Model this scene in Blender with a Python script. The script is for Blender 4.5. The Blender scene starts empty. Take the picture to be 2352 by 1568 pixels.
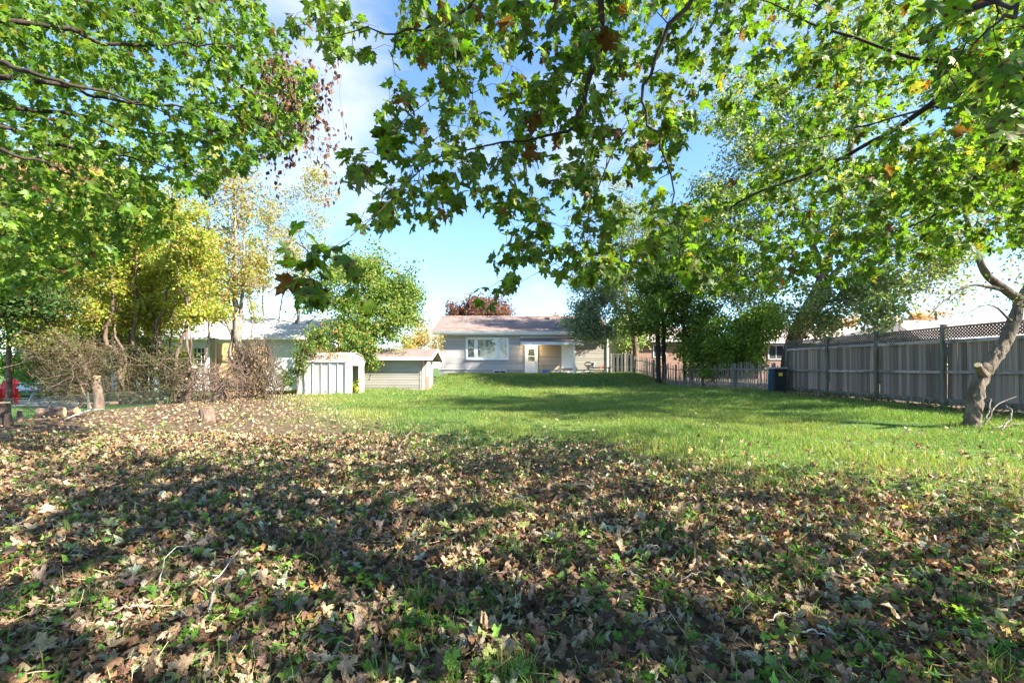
import bpy, math, random
import numpy as np
from mathutils import Vector, Matrix, noise as mnoise

# ------------------------------------------------------------------ camera, sky, sun, exposure
scene = bpy.context.scene
COL = scene.collection
EYE = 1.25                      # eye height; the photograph's pixels are read on a 2352 x 1568 grid
FPX, CX, HY = 1045.0, 1176.0, 844.0
cam_d = bpy.data.cameras.new('camera')
cam_d.sensor_width = 36.0
cam_d.lens = 36.0 * FPX / 2352.0
cam_d.shift_y = (HY - 784.0) / 2352.0
cam_d.clip_start, cam_d.clip_end = 0.05, 3000
cam = bpy.data.objects.new('camera', cam_d)
cam.location = (0, 0, EYE)
cam.rotation_euler = (math.radians(90), 0, 0)
COL.objects.link(cam)
scene.camera = cam

SUN_EL, SUN_AZ = math.radians(39), math.radians(-24)      # azimuth from +X towards +Y
world = bpy.data.worlds.new('World'); scene.world = world
world.use_nodes = True
nt = world.node_tree; nt.nodes.clear()
def wn(t, **k):
    n = nt.nodes.new(t)
    for a, b in k.items(): setattr(n, a, b)
    return n
sky = wn('ShaderNodeTexSky', sky_type='NISHITA', sun_disc=False)
sky.sun_elevation = SUN_EL
sky.sun_rotation = math.pi / 2 - SUN_AZ
sky.altitude = 100; sky.air_density = 1.0; sky.dust_density = 0.0; sky.ozone_density = 6.0
tc = wn('ShaderNodeTexCoord'); sp = wn('ShaderNodeSeparateXYZ')
nt.links.new(tc.outputs['Generated'], sp.inputs[0])
def wmath(op, a, b):
    n = wn('ShaderNodeMath', operation=op)
    for i, v in enumerate((a, b)):
        if isinstance(v, (int, float)): n.inputs[i].default_value = v
        elif v is not None: nt.links.new(v, n.inputs[i])
    return n.outputs[0]
zz = wmath('ADD', wmath('MAXIMUM', sp.outputs[2], 0.0), 0.22)
cmb = wn('ShaderNodeCombineXYZ')
nt.links.new(wmath('DIVIDE', sp.outputs[0], zz), cmb.inputs[0])
nt.links.new(wmath('DIVIDE', sp.outputs[1], zz), cmb.inputs[1])
cmb.inputs[2].default_value = 3.7
cn = wn('ShaderNodeTexNoise'); cn.inputs['Scale'].default_value = 1.15
cn.inputs['Detail'].default_value = 9; cn.inputs['Roughness'].default_value = 0.52
cn.inputs['Distortion'].default_value = 0.35
nt.links.new(cmb.outputs[0], cn.inputs['Vector'])
cr = wn('ShaderNodeValToRGB')
cr.color_ramp.elements[0].position = 0.555; cr.color_ramp.elements[1].position = 0.72
nt.links.new(cn.outputs[0], cr.inputs[0])
mx = wn('ShaderNodeMix', data_type='RGBA')
nt.links.new(wmath('MULTIPLY', cr.outputs[0], 0.85), mx.inputs[0])
nt.links.new(sky.outputs[0], mx.inputs[6]); mx.inputs[7].default_value = (2.9, 3.0, 3.15, 1)
bg = wn('ShaderNodeBackground'); bg.inputs[1].default_value = 0.088
nt.links.new(mx.outputs[2], bg.inputs[0])
wo = wn('ShaderNodeOutputWorld'); nt.links.new(bg.outputs[0], wo.inputs[0])

sun_d = bpy.data.lights.new('sun', 'SUN'); sun_d.energy = 4.8; sun_d.angle = math.radians(0.55)
sun_d.color = (1.0, 0.93, 0.80)
sun = bpy.data.objects.new('sun', sun_d); COL.objects.link(sun)
tosun = Vector((math.cos(SUN_EL)*math.cos(SUN_AZ), math.cos(SUN_EL)*math.sin(SUN_AZ), math.sin(SUN_EL)))
sun.rotation_euler = tosun.to_track_quat('Z', 'Y').to_euler()
sun.location = tosun * 40

vs = scene.view_settings
vs.view_transform = 'Standard'; vs.look = 'None'; vs.gamma = 1.0; vs.use_curve_mapping = False
vs.exposure = 2.25
scene.cycles.max_bounces = 7; scene.cycles.diffuse_bounces = 3; scene.cycles.transmission_bounces = 5
scene.cycles.glossy_bounces = 2; scene.cycles.transparent_max_bounces = 6
scene.cycles.sample_clamp_indirect = 6
scene.cycles.use_denoising = True; scene.cycles.denoising_prefilter = 'ACCURATE'; scene.cycles.denoising_input_passes = 'RGB_ALBEDO_NORMAL'; scene.cycles.adaptive_threshold = 0.006

rng = np.random.default_rng(11)
random.seed(11)

# ------------------------------------------------------------------ helpers
def P(dx, dy, d):
    return np.array(((dx-CX)/FPX*d, d, EYE+(HY-dy)/FPX*d))
def sstep(a, b, x):
    t = np.clip((np.asarray(x, float)-a)/(b-a), 0, 1); return t*t*(3-2*t)
_ph = np.random.default_rng(3).uniform(0, 6.28, (8, 2)); _fr = np.random.default_rng(4).normal(0, 1, (8, 2))
def wob(x, y, s=1.0):
    r = 0
    for k in range(8): r = r + np.sin((x*_fr[k, 0]+y*_fr[k, 1])*s+_ph[k, 0])
    return r/5.0
def gz(x, y):
    x = np.asarray(x, float); y = np.asarray(y, float)
    z = 0.03*wob(x, y, 0.7)+0.012*wob(x+9, y, 2.3)
    z = z+0.20*sstep(5, 11, x)*sstep(2, 8, y)
    bx = sstep(-6.2, -4.2, x)*(1-sstep(7.4, 11.5, x))
    b1 = sstep(26.6, 30.6, y)
    z = z+b1*(0.12+0.66*bx)*(1-0.3*sstep(60, 90, y))
    return z-0.12*sstep(11.8, 14, -x)
def gzf(x, y): return float(gz(x, y))
def G(dx, dy, d0=None):
    d = d0 or 12.0
    for _ in range(30):
        x = (dx-CX)/FPX*d
        d = 0.5*d+0.5*max(0.5, min(60, (EYE-gzf(x, d))*FPX/max(dy-HY, 4)))
    x = (dx-CX)/FPX*d
    return np.array((x, d, gzf(x, d)))

def tag(o, label=None, cat=None, group=None, kind=None):
    if label: o['label'] = label
    if cat: o['category'] = cat
    if group: o['group'] = group
    if kind: o['kind'] = kind
    return o
def empty(name, loc, label=None, cat=None, group=None):
    o = bpy.data.objects.new(name, None); o.empty_display_size = 0.1
    o.location = [float(v) for v in loc]; COL.objects.link(o)
    return tag(o, label, cat, group)
def link(o, parent=None):
    COL.objects.link(o)
    if parent is not None:
        o.parent = parent
        if parent.parent is None: o.matrix_parent_inverse = parent.matrix_basis.inverted()   # parts are modelled in world space
    return o
def np_mesh(name, V, T, mat, parent=None, col=None, luv=None, smooth=False, noobj=False):
    V = np.ascontiguousarray(V, dtype=np.float32); T = np.ascontiguousarray(T, dtype=np.int32)
    me = bpy.data.meshes.new(name)
    me.vertices.add(len(V)); me.vertices.foreach_set('co', V.ravel())
    k = T.shape[1]
    me.loops.add(T.size); me.loops.foreach_set('vertex_index', T.ravel())
    me.polygons.add(len(T)); me.polygons.foreach_set('loop_start', np.arange(0, T.size, k, dtype=np.int32))
    me.polygons.foreach_set('use_smooth', np.full(len(T), bool(smooth), dtype=bool))
    me.update(calc_edges=True)
    if col is not None:
        c = np.ones((len(V), 4), np.float32); c[:, :3] = col
        me.color_attributes.new('col', 'FLOAT_COLOR', 'POINT').data.foreach_set('color', c.ravel())
    if luv is not None:
        me.attributes.new('luv', 'FLOAT_VECTOR', 'POINT').data.foreach_set('vector', np.ascontiguousarray(luv, np.float32).ravel())
    if mat: me.materials.append(mat)
    if noobj: return me
    return link(bpy.data.objects.new(name, me), parent)
class Acc:
    def __init__(s): s.V, s.T, s.C, s.L, s.n = [], [], [], [], 0
    def add(s, V, T, C=None, L=None):
        if len(V) == 0: return
        s.V.append(V); s.T.append(np.asarray(T)+s.n); s.n += len(V)
        if C is not None: s.C.append(C)
        if L is not None: s.L.append(L)
    def build(s, name, mat, parent=None, smooth=False, kind=None):
        if not s.V: return None
        o = np_mesh(name, np.concatenate(s.V), np.concatenate(s.T), mat, parent,
                    np.concatenate(s.C) if s.C else None, np.concatenate(s.L) if s.L else None, smooth)
        if kind: o['kind'] = kind
        return o
BOXT = np.array([[0,2,1],[0,3,2],[4,5,6],[4,6,7],[0,1,5],[0,5,4],[1,2,6],[1,6,5],[2,3,7],[2,7,6],[3,0,4],[3,4,7]])
def boxv(x0, x1, y0, y1, z0, z1):
    return np.array([[x0,y0,z0],[x1,y0,z0],[x1,y1,z0],[x0,y1,z0],[x0,y0,z1],[x1,y0,z1],[x1,y1,z1],[x0,y1,z1]], float)
def box(name, b, mat, parent=None):
    return np_mesh(name, boxv(*b), BOXT, mat, parent)
def boxes(name, bs, mat, parent=None):
    a = Acc()
    for b in bs: a.add(boxv(*b), BOXT)
    return a.build(name, mat, parent)
def obox(c, u, v, w):
    """box centre c, half vectors u v w"""
    c, u, v, w = [np.asarray(q, float) for q in (c, u, v, w)]
    return np.array([c-u-v-w, c+u-v-w, c+u+v-w, c-u+v-w, c-u-v+w, c+u-v+w, c+u+v+w, c-u+v+w])
def bar(a, b, w, h, up=(0, 0, 1)):
    a, b = np.asarray(a, float), np.asarray(b, float); d = b-a; L = np.linalg.norm(d); d = d/L
    s = np.cross(d, up); s = s/max(np.linalg.norm(s), 1e-6); t = np.cross(s, d)
    return obox((a+b)/2, d*L/2, s*w/2, t*h/2)
def tubeA(pts, rad, sides=6, cap=False):
    pts = np.asarray(pts, float); k = len(pts); rad = np.broadcast_to(np.asarray(rad, float), (k,))
    t = np.gradient(pts, axis=0); t /= np.maximum(np.linalg.norm(t, axis=1), 1e-9)[:, None]
    ref = np.array([0.0, 0, 1]) if abs(t[:, 2]).mean() < 0.75 else np.array([1.0, 0.13, 0])
    s = np.cross(t, ref); s /= np.maximum(np.linalg.norm(s, axis=1), 1e-9)[:, None]
    u = np.cross(s, t)
    an = np.arange(sides)*2*math.pi/sides
    V = pts[:, None]+rad[:, None, None]*(np.cos(an)[None, :, None]*s[:, None]+np.sin(an)[None, :, None]*u[:, None])
    V = V.reshape(-1, 3)
    i = np.arange(k-1)[:, None]*sides; j = np.arange(sides)[None]; j2 = (j+1) % sides
    a, b, c, d = i+j, i+j2, i+sides+j2, i+sides+j
    T = np.concatenate([np.stack([a, b, c], -1).reshape(-1, 3), np.stack([a, c, d], -1).reshape(-1, 3)])
    if cap:
        n = len(V); V = np.vstack([V, pts[:1], pts[-1:]])
        q = np.arange(sides); q2 = (q+1) % sides; e = (k-1)*sides
        T = np.vstack([T, np.stack([q2, q, np.full(sides, n)], -1), np.stack([e+q, e+q2, np.full(sides, n+1)], -1)])
    return V, T
def smoothline(pts, rad, n):
    pts = np.asarray(pts, float); k = len(pts)
    if k < 3:
        u = np.linspace(0, 1, n)[:, None]; return pts[0]+(pts[-1]-pts[0])*u, np.linspace(rad[0], rad[-1], n)
    pp = np.vstack([2*pts[0]-pts[1], pts, 2*pts[-1]-pts[-2]])
    out, ro = [], []
    for q in np.linspace(0, k-1-1e-6, n):
        i = int(q); t = q-i; p0, p1, p2, p3 = pp[i:i+4]
        out.append(0.5*((2*p1)+(-p0+p2)*t+(2*p0-5*p1+4*p2-p3)*t*t+(-p0+3*p1-3*p2+p3)*t**3))
        ro.append(rad[i]*(1-t)+rad[min(i+1, k-1)]*t)
    return np.array(out), np.array(ro)
def poly_pts(poly, n, r=rng):
    poly = np.asarray(poly, float); lo, hi = poly.min(0), poly.max(0); out = []
    while sum(map(len, out)) < n:
        q = lo+(hi-lo)*r.random((n*2, 2)); ins = np.zeros(len(q), bool)
        x1, y1 = poly[-1]
        for x2, y2 in poly:
            c = ((y2 > q[:, 1]) != (y1 > q[:, 1])) & (q[:, 0] < (x1-x2)*(q[:, 1]-y2)/(y1-y2+1e-9)+x2)
            ins ^= c; x1, y1 = x2, y2
        out.append(q[ins])
    return np.concatenate(out)[:n]
def unit(v):
    v = np.asarray(v, float); return v/np.maximum(np.linalg.norm(v, axis=-1, keepdims=True), 1e-9)

# ------------------------------------------------------------------ materials
def newmat(name):
    m = bpy.data.materials.new(name); m.use_nodes = True
    t = m.node_tree; t.nodes.clear()
    o = t.nodes.new('ShaderNodeOutputMaterial'); return m, t, o
def N(t, typ, **k):
    n = t.nodes.new(typ)
    for a, b in k.items():
        if a.startswith('i_'): n.inputs[a[2:].replace('_', ' ')].default_value = b
        else: setattr(n, a, b)
    return n
def surf(name, c1, c2=None, scale=6.0, stretch=(1, 1, 1), rough=0.7, bump=0.0, c3=None, spec=0.3, metal=0.0, lo=0.35, hi=0.65, detail=6, bscale=None, coord='Object', vary=0.14):
    """noise-mottled surface; c3 = stain colour in a coarser noise"""
    m, t, o = newmat(name); c2 = c2 or c1; L = t.links.new
    tc = N(t, 'ShaderNodeTexCoord'); mp = N(t, 'ShaderNodeMapping'); mp.inputs['Scale'].default_value = stretch
    L(tc.outputs[coord], mp.inputs[0])
    nz = N(t, 'ShaderNodeTexNoise', i_Scale=scale, i_Detail=detail, i_Roughness=0.6); L(mp.outputs[0], nz.inputs['Vector'])
    rp = N(t, 'ShaderNodeValToRGB'); e = rp.color_ramp.elements
    e[0].position, e[1].position = lo, hi; e[0].color, e[1].color = (*c1, 1), (*c2, 1)
    L(nz.outputs[0], rp.inputs[0]); col = rp.outputs[0]
    oi = N(t, 'ShaderNodeObjectInfo')
    hv = N(t, 'ShaderNodeHueSaturation'); mr = N(t, 'ShaderNodeMapRange'); mr.inputs[3].default_value, mr.inputs[4].default_value = 1-vary, 1+vary
    L(oi.outputs['Random'], mr.inputs[0]); L(mr.outputs[0], hv.inputs['Value']); L(col, hv.inputs['Color']); col = hv.outputs[0]
    if c3:
        n2 = N(t, 'ShaderNodeTexNoise', i_Scale=scale*0.23, i_Detail=5.0, i_Roughness=0.65); L(mp.outputs[0], n2.inputs['Vector'])
        r2 = N(t, 'ShaderNodeValToRGB'); r2.color_ramp.elements[0].position = 0.5; r2.color_ramp.elements[1].position = 0.68
        L(n2.outputs[0], r2.inputs[0])
        mi = N(t, 'ShaderNodeMix', data_type='RGBA'); L(r2.outputs[0], mi.inputs[0]); L(col, mi.inputs[6]); mi.inputs[7].default_value = (*c3, 1)
        col = mi.outputs[2]
    p = N(t, 'ShaderNodeBsdfPrincipled'); p.inputs['Roughness'].default_value = rough
    p.inputs['Specular IOR Level'].default_value = spec; p.inputs['Metallic'].default_value = metal
    L(col, p.inputs['Base Color'])
    if bump:
        nb = N(t, 'ShaderNodeTexNoise', i_Scale=bscale or scale*3, i_Detail=6.0); L(mp.outputs[0], nb.inputs['Vector'])
        b = N(t, 'ShaderNodeBump', i_Strength=bump, i_Distance=0.02); L(nb.outputs[0], b.inputs['Height']); L(b.outputs[0], p.inputs['Normal'])
    L(p.outputs[0], o.inputs[0]); return m
def leafmat(name, trans=0.45, spots=0.0, rough=0.5, spec=0.35, tint=(1.25, 1.3, 0.55), veins=False, relief=0.0):
    m, t, o = newmat(name); L = t.links.new
    at = N(t, 'ShaderNodeAttribute', attribute_name='col'); col = at.outputs['Color']
    lu = N(t, 'ShaderNodeAttribute', attribute_name='luv')
    if veins:
        sx = N(t, 'ShaderNodeSeparateXYZ'); L(lu.outputs['Vector'], sx.inputs[0])
        nz = N(t, 'ShaderNodeTexNoise', i_Scale=5.0, i_Detail=4.0); L(lu.outputs['Vector'], nz.inputs['Vector'])
        hv = N(t, 'ShaderNodeHueSaturation'); mr = N(t, 'ShaderNodeMapRange'); mr.inputs[1].default_value, mr.inputs[2].default_value = 0.3, 0.7
        mr.inputs[3].default_value, mr.inputs[4].default_value = 0.72, 1.3
        L(nz.outputs[0], mr.inputs[0]); L(mr.outputs[0], hv.inputs['Value']); L(col, hv.inputs['Color']); col = hv.outputs[0]
        ax = N(t, 'ShaderNodeMath', operation='ABSOLUTE'); L(sx.outputs[0], ax.inputs[0])
        vr = N(t, 'ShaderNodeMapRange'); vr.inputs[1].default_value, vr.inputs[2].default_value = 0.012, 0.03
        vr.inputs[3].default_value, vr.inputs[4].default_value = 0.6, 0.0
        L(ax.outputs[0], vr.inputs[0])
        mv = N(t, 'ShaderNodeMix', data_type='RGBA', blend_type='ADD'); L(vr.outputs[0], mv.inputs[0]); L(col, mv.inputs[6]); mv.inputs[7].default_value = (0.05, 0.06, 0.02, 1)
        col = mv.outputs[2]
    if spots:
        sz = N(t, 'ShaderNodeSeparateXYZ'); L(lu.outputs['Vector'], sz.inputs[0]); cz = N(t, 'ShaderNodeCombineXYZ')
        for ax_, mul in ((0, 0.73), (1, 1.31)):
            ma = N(t, 'ShaderNodeMath', operation='MULTIPLY_ADD'); L(sz.outputs[2], ma.inputs[0]); ma.inputs[1].default_value = mul; L(sz.outputs[ax_], ma.inputs[2]); L(ma.outputs[0], cz.inputs[ax_])
        vo = N(t, 'ShaderNodeTexVoronoi', i_Scale=2.0, voronoi_dimensions='2D'); L(cz.outputs[0], vo.inputs['Vector'])
        n2 = N(t, 'ShaderNodeTexNoise', i_Scale=9.0, i_Detail=3.0); L(lu.outputs['Vector'], n2.inputs['Vector'])
        ad = N(t, 'ShaderNodeMath', operation='MULTIPLY_ADD'); L(n2.outputs[0], ad.inputs[0]); ad.inputs[1].default_value = 0.22; L(vo.outputs['Distance'], ad.inputs[2])
        rp = N(t, 'ShaderNodeValToRGB'); e = rp.color_ramp.elements
        e[0].position = spots; e[0].color = (1, 1, 1, 1); e[1].position = spots+0.045; e[1].color = (0, 0, 0, 1)
        L(ad.outputs[0], rp.inputs[0])
        mi = N(t, 'ShaderNodeMix', data_type='RGBA'); L(rp.outputs[0], mi.inputs[0]); L(col, mi.inputs[6]); mi.inputs[7].default_value = (0.085, 0.035, 0.014, 1)
        col = mi.outputs[2]
    p = N(t, 'ShaderNodeBsdfPrincipled'); p.inputs['Roughness'].default_value = rough; p.inputs['Specular IOR Level'].default_value = spec
    L(col, p.inputs['Base Color'])
    if relief:
        wv = N(t, 'ShaderNodeTexNoise', i_Scale=9.0, i_Detail=3.0); L(lu.outputs['Vector'], wv.inputs['Vector'])
        bu = N(t, 'ShaderNodeBump', i_Strength=relief, i_Distance=0.012); L(wv.outputs[0], bu.inputs['Height']); L(bu.outputs[0], p.inputs['Normal'])
    tm = N(t, 'ShaderNodeMix', data_type='RGBA', blend_type='MULTIPLY'); tm.inputs[0].default_value = 1.0
    L(col, tm.inputs[6]); tm.inputs[7].default_value = (*tint, 1)
    tr = N(t, 'ShaderNodeBsdfTranslucent'); L(tm.outputs[2], tr.inputs[0])
    ms = N(t, 'ShaderNodeMixShader'); ms.inputs[0].default_value = trans
    L(p.outputs[0], ms.inputs[1]); L(tr.outputs[0], ms.inputs[2]); L(ms.outputs[0], o.inputs[0]); return m
def emit(name, c, s):
    m, t, o = newmat(name); e = N(t, 'ShaderNodeEmission'); e.inputs[0].default_value = (*c, 1); e.inputs[1].default_value = s
    t.links.new(e.outputs[0], o.inputs[0]); return m
def glass(name, tint=(0.85, 0.9, 0.9), refl=0.13):
    m, t, o = newmat(name); L = t.links.new
    a = N(t, 'ShaderNodeBsdfTransparent'); a.inputs[0].default_value = (*tint, 1)
    g = N(t, 'ShaderNodeBsdfGlossy'); g.inputs['Roughness'].default_value = 0.03
    ms = N(t, 'ShaderNodeMixShader'); ms.inputs[0].default_value = refl
    L(a.outputs[0], ms.inputs[1]); L(g.outputs[0], ms.inputs[2]); L(ms.outputs[0], o.inputs[0]); return m
def shingle(name, c1, c2):
    m, t, o = newmat(name); L = t.links.new
    tc = N(t, 'ShaderNodeTexCoord'); br = N(t, 'ShaderNodeTexBrick', offset=0.5)
    mp = N(t, 'ShaderNodeMapping'); mp.inputs['Rotation'].default_value = (math.radians(90), 0, 0); L(tc.outputs['Object'], mp.inputs[0])
    mp.inputs['Rotation'].default_value = (0, 0, 0)
    L(mp.outputs[0], br.inputs['Vector'])
    br.inputs['Scale'].default_value = 1.0; br.inputs['Brick Width'].default_value = 0.24; br.inputs['Row Height'].default_value = 0.135
    br.inputs['Mortar Size'].default_value = 0.008; br.inputs['Color1'].default_value = (*c1, 1); br.inputs['Color2'].default_value = (*c2, 1)
    br.inputs['Mortar'].default_value = (c1[0]*.45, c1[1]*.45, c1[2]*.45, 1)
    nz = N(t, 'ShaderNodeTexNoise', i_Scale=2.2, i_Detail=7.0); L(tc.outputs['Object'], nz.inputs['Vector'])
    mr = N(t, 'ShaderNodeMapRange'); mr.inputs[3].default_value, mr.inputs[4].default_value = 0.55, 1.4; L(nz.outputs[0], mr.inputs[0])
    hv = N(t, 'ShaderNodeHueSaturation'); L(mr.outputs[0], hv.inputs['Value']); L(br.outputs[0], hv.inputs['Color'])
    p = N(t, 'ShaderNodeBsdfPrincipled'); p.inputs['Roughness'].default_value = 0.95; p.inputs['Specular IOR Level'].default_value = 0.1; L(hv.outputs[0], p.inputs['Base Color'])
    L(p.outputs[0], o.inputs[0]); return m
M = {}
M['soil'] = None
M['siding'] = surf('vinyl siding', (0.385, 0.365, 0.36), (0.435, 0.415, 0.41), 1.2, (0.3, 1, 3), 0.55)
M['siding_tan_shade'] = surf('tan or shaded siding', (0.285, 0.262, 0.225), (0.345, 0.32, 0.28), 1.5, (0.3, 1, 3), 0.6, c3=(0.20, 0.19, 0.17))  # outbuilding's own tan; on the bungalow the darker tone is painted tree shade
M['porchwall'] = surf('porch siding', (0.30, 0.25, 0.20), (0.35, 0.30, 0.24), 1.2, (0.3, 1, 3), 0.6)
M['white'] = surf('white paint', (0.72, 0.73, 0.75), (0.80, 0.81, 0.82), 2.0, rough=0.45)
M['whiteold'] = surf('weathered white metal', (0.50, 0.495, 0.48), (0.66, 0.655, 0.64), 2.5, (1, 1, 0.35), 0.5, c3=(0.36, 0.32, 0.27))
M['rust'] = surf('rusting metal roof', (0.42, 0.27, 0.18), (0.62, 0.55, 0.50), 3.0, rough=0.7, c3=(0.24, 0.12, 0.06), bump=0.2)
M['found'] = surf('painted foundation', (0.30, 0.29, 0.28), (0.38, 0.37, 0.35), 2.5, rough=0.9, c3=(0.22, 0.20, 0.18))
M['roof'] = shingle('brown shingles', (0.285, 0.21, 0.185), (0.235, 0.178, 0.16))
M['roofpink'] = shingle('faded pink shingles', (0.42, 0.33, 0.30), (0.36, 0.28, 0.26))
M['rooflight'] = shingle('pale grey shingles', (0.55, 0.54, 0.53), (0.48, 0.47, 0.46))
M['glass'] = glass('window glass')
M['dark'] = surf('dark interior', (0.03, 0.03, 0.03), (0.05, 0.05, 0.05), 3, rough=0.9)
M['room'] = surf('grey room wall', (0.20, 0.20, 0.19), (0.23, 0.23, 0.22), 1, rough=0.9)
M['fencewood'] = surf('weathered grey boards', (0.125, 0.094, 0.068), (0.40, 0.325, 0.255), 5.0, (6, 6, 0.55), 0.9, bump=0.35, c3=(0.085, 0.058, 0.04), lo=0.3, hi=0.72, coord='Generated', vary=0.45)
M['railwood'] = surf('weathered rails', (0.22, 0.195, 0.165), (0.40, 0.365, 0.32), 6.0, (3, 0.8, 3), 0.9, c3=(0.10, 0.09, 0.06))
M['postwood'] = surf('mossy fence posts', (0.10, 0.10, 0.07), (0.22, 0.20, 0.165), 5.0, (3, 3, 0.5), 0.9, c3=(0.07, 0.085, 0.04))
M['lattice'] = surf('dark lattice', (0.06, 0.055, 0.04), (0.11, 0.10, 0.075), 8.0, rough=0.9)
M['greenboard'] = surf('old green stained boards', (0.055, 0.060, 0.055), (0.10, 0.105, 0.095), 4.0, (4, 4, 0.4), 0.85)
M['picket'] = surf('grey pickets', (0.13, 0.11, 0.09), (0.30, 0.27, 0.235), 5.0, (4, 4, 0.5), 0.9)
M['newwood'] = surf('fresh pine boards', (0.55, 0.36, 0.17), (0.66, 0.47, 0.26), 4.0, (4, 4, 0.4), 0.7)
M['newpost'] = surf('treated pine post', (0.42, 0.36, 0.20), (0.50, 0.43, 0.26), 4.0, (4, 4, 0.4), 0.7)
M['barkdark'] = surf('dark twig bark', (0.028, 0.021, 0.016), (0.06, 0.047, 0.037), 30.0, (1, 1, 0.3), 0.9, bump=0.4)
M['barkbrown'] = surf('brown bark', (0.10, 0.066, 0.048), (0.22, 0.155, 0.12), 14.0, (1, 1, 0.25), 0.95, bump=0.8, c3=(0.075, 0.05, 0.038))
M['barkgrey'] = surf('grey bark', (0.11, 0.088, 0.068), (0.32, 0.28, 0.235), 11.0, (1, 1, 0.3), 0.95, bump=1.0, c3=(0.09, 0.065, 0.048), lo=0.3, hi=0.7)
M['barkpale'] = surf('bleached bare wood', (0.42, 0.37, 0.31), (0.66, 0.62, 0.56), 7.0, (1, 1, 0.2), 0.9, bump=0.5, c3=(0.25, 0.17, 0.10))
M['twigbrown'] = surf('dead twig bark', (0.065, 0.045, 0.032), (0.15, 0.108, 0.078), 14.0, (1, 1, 0.3), 0.95)
M['barkdeep'] = surf('deep furrowed bark', (0.075, 0.058, 0.042), (0.20, 0.16, 0.122), 9.0, (1, 1, 0.22), 0.95, bump=1.0, c3=(0.06, 0.045, 0.033), lo=0.3, hi=0.7)
M['cut'] = surf('fresh cut wood', (0.55, 0.36, 0.17), (0.70, 0.50, 0.28), 9.0, rough=0.8)
M['leaf'] = leafmat('maple leaf', 0.56, 0.27, 0.45, 0.35, (1.12, 1.25, 0.5), veins=True)
M['leafsun'] = leafmat('leaf', 0.56, 0.16, 0.45, 0.35)
M['leafbg'] = leafmat('small leaf', 0.55, 0.0, 0.5, 0.3)
M['litter'] = leafmat('fallen leaf', 0.15, 0.0, 0.72, 0.12, (1.2, 1.0, 0.6), veins=True, relief=1.0)
M['grass'] = leafmat('grass blade', 0.42, 0.0, 0.42, 0.45, (1.2, 1.25, 0.5))
M['needle'] = leafmat('cedar foliage', 0.42, 0.0, 0.6, 0.2)
M['brick'] = surf('red brick', (0.25, 0.15, 0.115), (0.34, 0.22, 0.175), 9.0, (1, 1, 3), 0.9)
M['red'] = surf('red plastic', (0.62, 0.02, 0.02), (0.70, 0.035, 0.03), 3, rough=0.4)
M['blue'] = surf('blue plastic', (0.02, 0.10, 0.55), (0.03, 0.13, 0.62), 3, rough=0.4)
M['teal'] = surf('teal painted board', (0.02, 0.085, 0.125), (0.03, 0.115, 0.16), 5, rough=0.6)
M['black'] = surf('black metal', (0.018, 0.018, 0.02), (0.035, 0.035, 0.04), 6, rough=0.5)
M['binblack'] = surf('black plastic', (0.012, 0.016, 0.016), (0.02, 0.026, 0.025), 4, rough=0.55)
M['yellow'] = surf('yellow sticker', (0.75, 0.50, 0.03), (0.80, 0.55, 0.05), 4, rough=0.5)
M['greywood'] = surf('grey deck wood', (0.17, 0.17, 0.17), (0.30, 0.30, 0.30), 5, (1, 3, 3), 0.9)
M['wire'] = surf('dull dark wire', (0.06, 0.07, 0.06), (0.10, 0.11, 0.10), 8, rough=0.6)
M['metal'] = surf('galvanised steel', (0.32, 0.33, 0.34), (0.45, 0.46, 0.47), 8, rough=0.45, metal=0.6)
M['concrete'] = surf('concrete', (0.38, 0.36, 0.33), (0.50, 0.47, 0.43), 3, rough=0.95)
M['redpaint'] = surf('peeling red paint', (0.45, 0.08, 0.05), (0.55, 0.20, 0.14), 8, rough=0.8)
M['flakewhite'] = surf('flaking white paint', (0.50, 0.47, 0.43), (0.72, 0.71, 0.69), 9, (1, 1, 0.6), 0.8, c3=(0.30, 0.22, 0.16))
# ------------------------------------------------------------------ ground
def axis(lo, hi, step, far, k):
    a = list(np.arange(lo, hi+1e-6, step)); s = step
    while a[-1] < far: s *= k; a.append(a[-1]+s)
    b = []; s = step; v = lo
    while v > -far*0.9: s *= k; v -= s; b.append(v)
    return np.array(b[::-1]+a)
gx = axis(-14, 14, 0.35, 900, 1.35); gy = axis(-2, 36, 0.35, 1200, 1.35)
XX, YY = np.meshgrid(gx, gy, indexing='xy'); ZZ = gz(XX, YY)
nx, ny = len(gx), len(gy)
i, j = np.meshgrid(np.arange(nx-1), np.arange(ny-1), indexing='xy'); a = (j*nx+i).ravel()
gV = np.stack([XX.ravel(), YY.ravel(), ZZ.ravel()], -1)
def yb(x):      # where the lawn starts, as a function of x
    return np.interp(x, [-14, -10, -7.8, -4.2, -1.3, 1.8, 3.7, 4.8, 9, 14], [26, 20.5, 17, 11.0, 7.0, 5.3, 4.2, 3.6, 2.6, 2.0])
def lawn(x, y):
    x = np.asarray(x, float); y = np.asarray(y, float)
    m = sstep(-2.2, 3.0, y-yb(x)+1.15*wob(x, y, 0.9)+0.7*wob(x+5, y+3, 2.6))
    m = m*(1-sstep(10.2, 11.2, x+0.35*wob(x, y, 2)))             # bare strip along the fence
    m = m*(1-sstep(0.0, 1.0, (x-(11.0-(y-19.8)*0.26))*sstep(18, 20, y)))
    return m
c1 = np.array((0.10, 0.07, 0.048)); c2 = np.array((0.07, 0.12, 0.03))
lw = lawn(XX, YY).ravel(); lw = np.maximum(lw, ((XX < -12.2) & (YY > 6)).ravel()*0.9)
gC = c1+(c2-c1)*lw[:, None]
m, t, o = newmat('soil'); L = t.links.new
at = N(t, 'ShaderNodeAttribute', attribute_name='col'); tcn = N(t, 'ShaderNodeTexCoord')
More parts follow.
